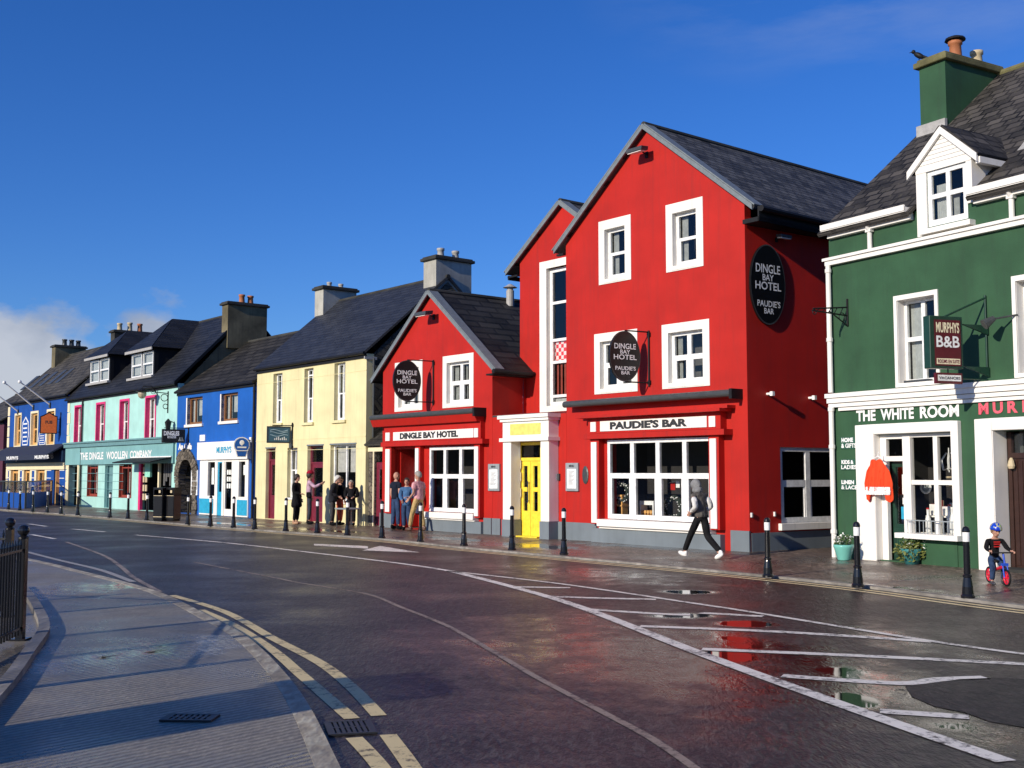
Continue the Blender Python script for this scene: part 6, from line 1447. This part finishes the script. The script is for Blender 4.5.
# raised planting kerb by the railing
ck = smooth([gnd(*p, .11) for p in ((20, 588), (30, 600), (39, 615), (44, 633), (30, 655), (5, 690), (-60, 760))], 5)
ribbon('planter_kerb', ck, .12, .05, KERB, .13)
def markmat(name, c, wear):
    m, n, l, b = base(name); p = gpos(n); f = noise(n, l, 14, 7, p, .75); f2 = noise(n, l, 2.2, 4, p)
    k = ramp(n, l, mth(n, l, 'ADD', mth(n, l, 'MULTIPLY', f, .65), mth(n, l, 'MULTIPLY', f2, .35)), [(wear - .05, (0, 0, 0)), (wear + .05, (1, 1, 1))])
    l.new(mixc(n, l, k, (.035, .028, .030), mixc(n, l, f2, tuple(x * .8 for x in c), c)), b.inputs['Base Color']); b.inputs['Roughness'].default_value = .5
    b.inputs['Specular IOR Level'].default_value = .25; bump(n, l, b, f, .004, .5); return m
MW = markmat('worn_white_paint', (.95, .88, .76), .44); MY = markmat('worn_yellow_paint', (.80, .64, .32), .42); MT = markmat('worn_seam', (.34, .27, .21), .45); MYF = markmat('far_yellow', (.90, .72, .40), .37)
PATCH = wetground('asphalt_patch', (.030, .024, .020), .5, [], .2, 30)
def line(name, px, w, mat=MW, z=.004, k=5): return ribbon(name, smooth([gnd(*p) for p in px], k), w, z, mat)
line('centre_line', [(135, 535), (225, 542.8), (310, 552.5), (400, 563.5), (450, 571)], .13)
line('hatch_border_line', [(450, 571), (560, 600.5), (700, 653.7), (850, 708), (1006, 762)], .16, z=.006)
line('lane_line', [(446, 571), (560, 584), (700, 604.5), (760, 613.7), (928, 641), (1040, 656.5)], .11, z=.006)
for q in ([(515, 587), (570, 588)], [(545, 596.6), (600, 598.3), (656, 599.6)], [(588, 609.5), (663, 614.2), (690, 615)], [(640, 626.3), (780, 632), (932, 641.8)], [(702, 649.3), (860, 656), (1040, 665)], [(782, 676), (897, 683.5), (940, 679.5), (986, 677.8)], [(880, 711.4), (969, 717.3)], [(700, 613), (763, 616.5)]):
    line('hatch_stripe', q, .17, z=.004, k=4)
line('lane_dash', [(72, 529), (105, 532)], .13); line('lane_dash', [(29, 524), (47, 526.5)], .13); line('lane_dash', [(31, 534.5), (55, 539)], .13)
ar = MB().face([(*gnd(*p), RZ + .004) for p in ((314, 544), (368, 546.2), (368, 548.8), (314, 545.6))]).face([(*gnd(*p), RZ + .004) for p in ((362, 550.6), (380, 546.0), (420, 552.6))]); struct(ar.build('arrow_marking', MW))
line('yellow_kerb_line', [(172, 595.5), (225, 612), (273, 638.5), (320, 663), (351.6, 687.5), (379, 716)], .12, MY)
line('yellow_kerb_line', [(200, 610), (234, 625.5), (272, 650), (300, 674), (330, 700), (352, 719)], .12, MY)
line('yellow_kerb_line', [(388, 735), (412, 768), (440, 815)], .12, MY); line('yellow_kerb_line', [(354, 738), (381, 768), (410, 815)], .12, MY)
for d in (-.20, -.42): ribbon('far_yellow_line', offset(fk, d)[6:], .10, .004, MYF)
line('tar_seam', [(195, 562.5), (273, 577.5), (300, 583), (366, 594), (400, 607), (445, 625), (490, 650), (534, 676), (600, 711), (651, 738.5), (700, 772)], .07, MT)
line('tar_seam', [(66, 542), (101.6, 554.7), (120, 566), (133, 577), (160, 592)], .09, MT)
line('tar_seam', [(27, 552), (60, 560.5), (100, 570), (133, 582)], .12, markmat('kerb_channel', (.40, .38, .34), .38))
struct(MB().face([(*gnd(*p), RZ + .004) for p in ((905, 686), (925, 684), (960, 679.5), (1000, 678), (1060, 682), (1060, 730), (1025, 728), (990, 722), (965, 713), (935, 707), (912, 697))]).build('asphalt_patch', PATCH))
# drains
def grate(label, px, py, w, d, rz, z):
    g = gnd(px, py, z); t = thing('drain_grate', label, 'drain', (g.x, g.y, z + .003), rz); IRON = plain('cast_iron', (.035, .035, .036), .45, .3)
    MB().box(-w / 2, w / 2, -d / 2, d / 2, -.001, .002).build('pit_shade', BLACK, t)  # flat black plate standing for the shade inside the drain
    m = MB().box(-w / 2, w / 2, -d / 2, -d / 2 + .03, .003, .014).box(-w / 2, w / 2, d / 2 - .03, d / 2, .003, .014).box(-w / 2, -w / 2 + .03, -d / 2 + .03, d / 2 - .03, .003, .014).box(w / 2 - .03, w / 2, -d / 2 + .03, d / 2 - .03, .003, .014)
    for k in range(1, 9): x = -w / 2 + w * k / 9; m.box(x - .012, x + .012, -d / 2 + .03, d / 2 - .03, .003, .013)
    m.box(-w / 2 + .03, w / 2 - .03, -.012, .012, .004, .0125); m.build('grid', IRON, t)
grate('rectangular iron drain grate set in the ribbed footpath', 190, 719, .38, .22, R_(-3), .11)
grate('iron gully grate in the road beside the yellow lines', 350, 729, .34, .42, R_(14), RZ)

# low hills out of view, added to darken the window reflections
m = MB(); rn = random.Random(3); ring = []
for k in range(61):
    a = R_(k * 6); rr_ = 340 + 60 * math.sin(2 * math.pi * k / 60 * 5)
    w_ = 2 * math.pi * k / 60; hh_ = 26 + 9 * math.sin(w_ * 3 + 1) + 6 * math.sin(w_ * 7) + rn.uniform(-1, 1) * (k % 60 > 0)
    if 20 < k * 6 < 165: hh_ *= .36
    ring.append(((rr_ - 120) * math.cos(a), (rr_ - 120) * math.sin(a), -1)); ring.append((rr_ * math.cos(a), rr_ * math.sin(a), hh_)); ring.append(((rr_ + 150) * math.cos(a), (rr_ + 150) * math.sin(a), hh_ * .9))
fs = []
for k in range(60):
    for q in (0, 1): fs.append((k * 3 + q, (k + 1) * 3 + q, (k + 1) * 3 + q + 1, k * 3 + q + 1))
m.mesh(ring, fs); struct(m.build('unseen_hills', paint('hill_grass', (.05, .055, .03), .95, .4, 0), smooth=True))

# ================================================================== LIGHT, SKY, CAMERA
AZ, EL = R_(46), R_(21)
sv = Vector((-math.sin(AZ) * math.cos(EL), -math.cos(AZ) * math.cos(EL), math.sin(EL)))
sl = D.lights.new('sun', 'SUN'); sl.energy = 4.7; sl.angle = R_(.5); sl.color = (1, .90, .75)
so = D.objects.new('sun', sl); COL.objects.link(so); so.rotation_euler = (-sv).to_track_quat('-Z', 'Y').to_euler(); so.location = (-20, -20, 30)
wd = D.worlds.new('World'); sc.world = wd; wd.use_nodes = True; n, l = wd.node_tree.nodes, wd.node_tree.links; n.clear()
sky = n.new('ShaderNodeTexSky'); sky.sky_type = 'NISHITA'; sky.sun_disc = False; sky.sun_elevation = EL
sky.sun_rotation = math.atan2(sv.x, sv.y); sky.air_density = 1.0; sky.dust_density = .25; sky.ozone_density = 3.0
dirv = n.new('ShaderNodeTexCoord').outputs['Generated']
hs_ = n.new('ShaderNodeHueSaturation'); hs_.inputs['Saturation'].default_value = 1.25; hs_.inputs['Value'].default_value = 1.0; l.new(sky.outputs[0], hs_.inputs['Color'])
def dmask(px, py, rx, ry):         # soft oval patch of sky round a direction
    d0 = ray(px, py).normalized(); yaw = math.atan2(d0.y, d0.x); vr = n.new('ShaderNodeVectorRotate'); vr.rotation_type = 'Z_AXIS'; vr.inputs['Angle'].default_value = -yaw; l.new(dirv, vr.inputs['Vector'])
    sx = n.new('ShaderNodeSeparateXYZ'); l.new(vr.outputs[0], sx.inputs[0])
    u = mth(n, l, 'DIVIDE', sx.outputs[1], rx); v = mth(n, l, 'DIVIDE', mth(n, l, 'SUBTRACT', sx.outputs[2], d0.z), ry)
    return mth(n, l, 'SUBTRACT', 1.0, mth(n, l, 'SQRT', mth(n, l, 'ADD', mth(n, l, 'MULTIPLY', u, u), mth(n, l, 'MULTIPLY', v, v))))
cn = noise(n, l, 11.0, 9, mapping(n, l, dirv, (1, 1, 1.7)), .58)
c1 = mth(n, l, 'MULTIPLY', mth(n, l, 'ADD', mth(n, l, 'MULTIPLY', dmask(30, 372, .075, .062), 1.1), mth(n, l, 'MULTIPLY', mth(n, l, 'SUBTRACT', cn, .5), 2.6)), 2.2, clamp=True)
c1b = mth(n, l, 'MULTIPLY', mth(n, l, 'ADD', mth(n, l, 'MULTIPLY', dmask(150, 332, .045, .035), 1.2), mth(n, l, 'MULTIPLY', mth(n, l, 'SUBTRACT', cn, .55), 2.6)), 1.8, clamp=True)
cloudA = mth(n, l, 'MAXIMUM', c1, c1b)
cir = noise(n, l, 5.0, 8, mapping(n, l, dirv, (1, 1, 4.5), (0, R_(20), 0)), .6)
c2 = mth(n, l, 'MULTIPLY', mth(n, l, 'MULTIPLY', mth(n, l, 'MAXIMUM', dmask(900, -25, .26, .085), 0.0), mth(n, l, 'SUBTRACT', cir, .45)), 1.3, clamp=True)
shade = ramp(n, l, noise(n, l, 5.5, 6, mapping(n, l, dirv, (1, 1, 1.4), (0, 0, .4)), .55), [(.38, (2.8, 3.3, 4.3)), (.62, (6.6, 6.8, 7.3))])
skyc = mixc(n, l, 1.0, hs_.outputs[0], (.62, .90, 1.50), 'MULTIPLY')
mx = mixc(n, l, mth(n, l, 'MULTIPLY', cloudA, .85), skyc, shade)
mx = mixc(n, l, mth(n, l, 'MULTIPLY', c2, .7), mx, (6.0, 6.4, 7.2))
bg = n.new('ShaderNodeBackground'); bg.inputs['Strength'].default_value = .09; l.new(mx, bg.inputs[0])
wo = n.new('ShaderNodeOutputWorld'); l.new(bg.outputs[0], wo.inputs[0])
cd = D.cameras.new('camera'); co = D.objects.new('camera', cd); COL.objects.link(co); sc.camera = co
cd.sensor_width = 36; cd.lens = 36 * F_PX / 1024; cd.clip_end = 2000; cd.clip_start = .05
co.location = (0, 0, EYE); co.rotation_euler = (math.pi / 2 + TH, 0, 0)
sc.view_settings.view_transform = 'Standard'; sc.view_settings.look = 'None'; sc.view_settings.exposure = 0.0; sc.view_settings.gamma = 1.0
sc.render.resolution_x, sc.render.resolution_y = 1024, 768
sc.cycles.max_bounces = 6; sc.cycles.transparent_max_bounces = 8
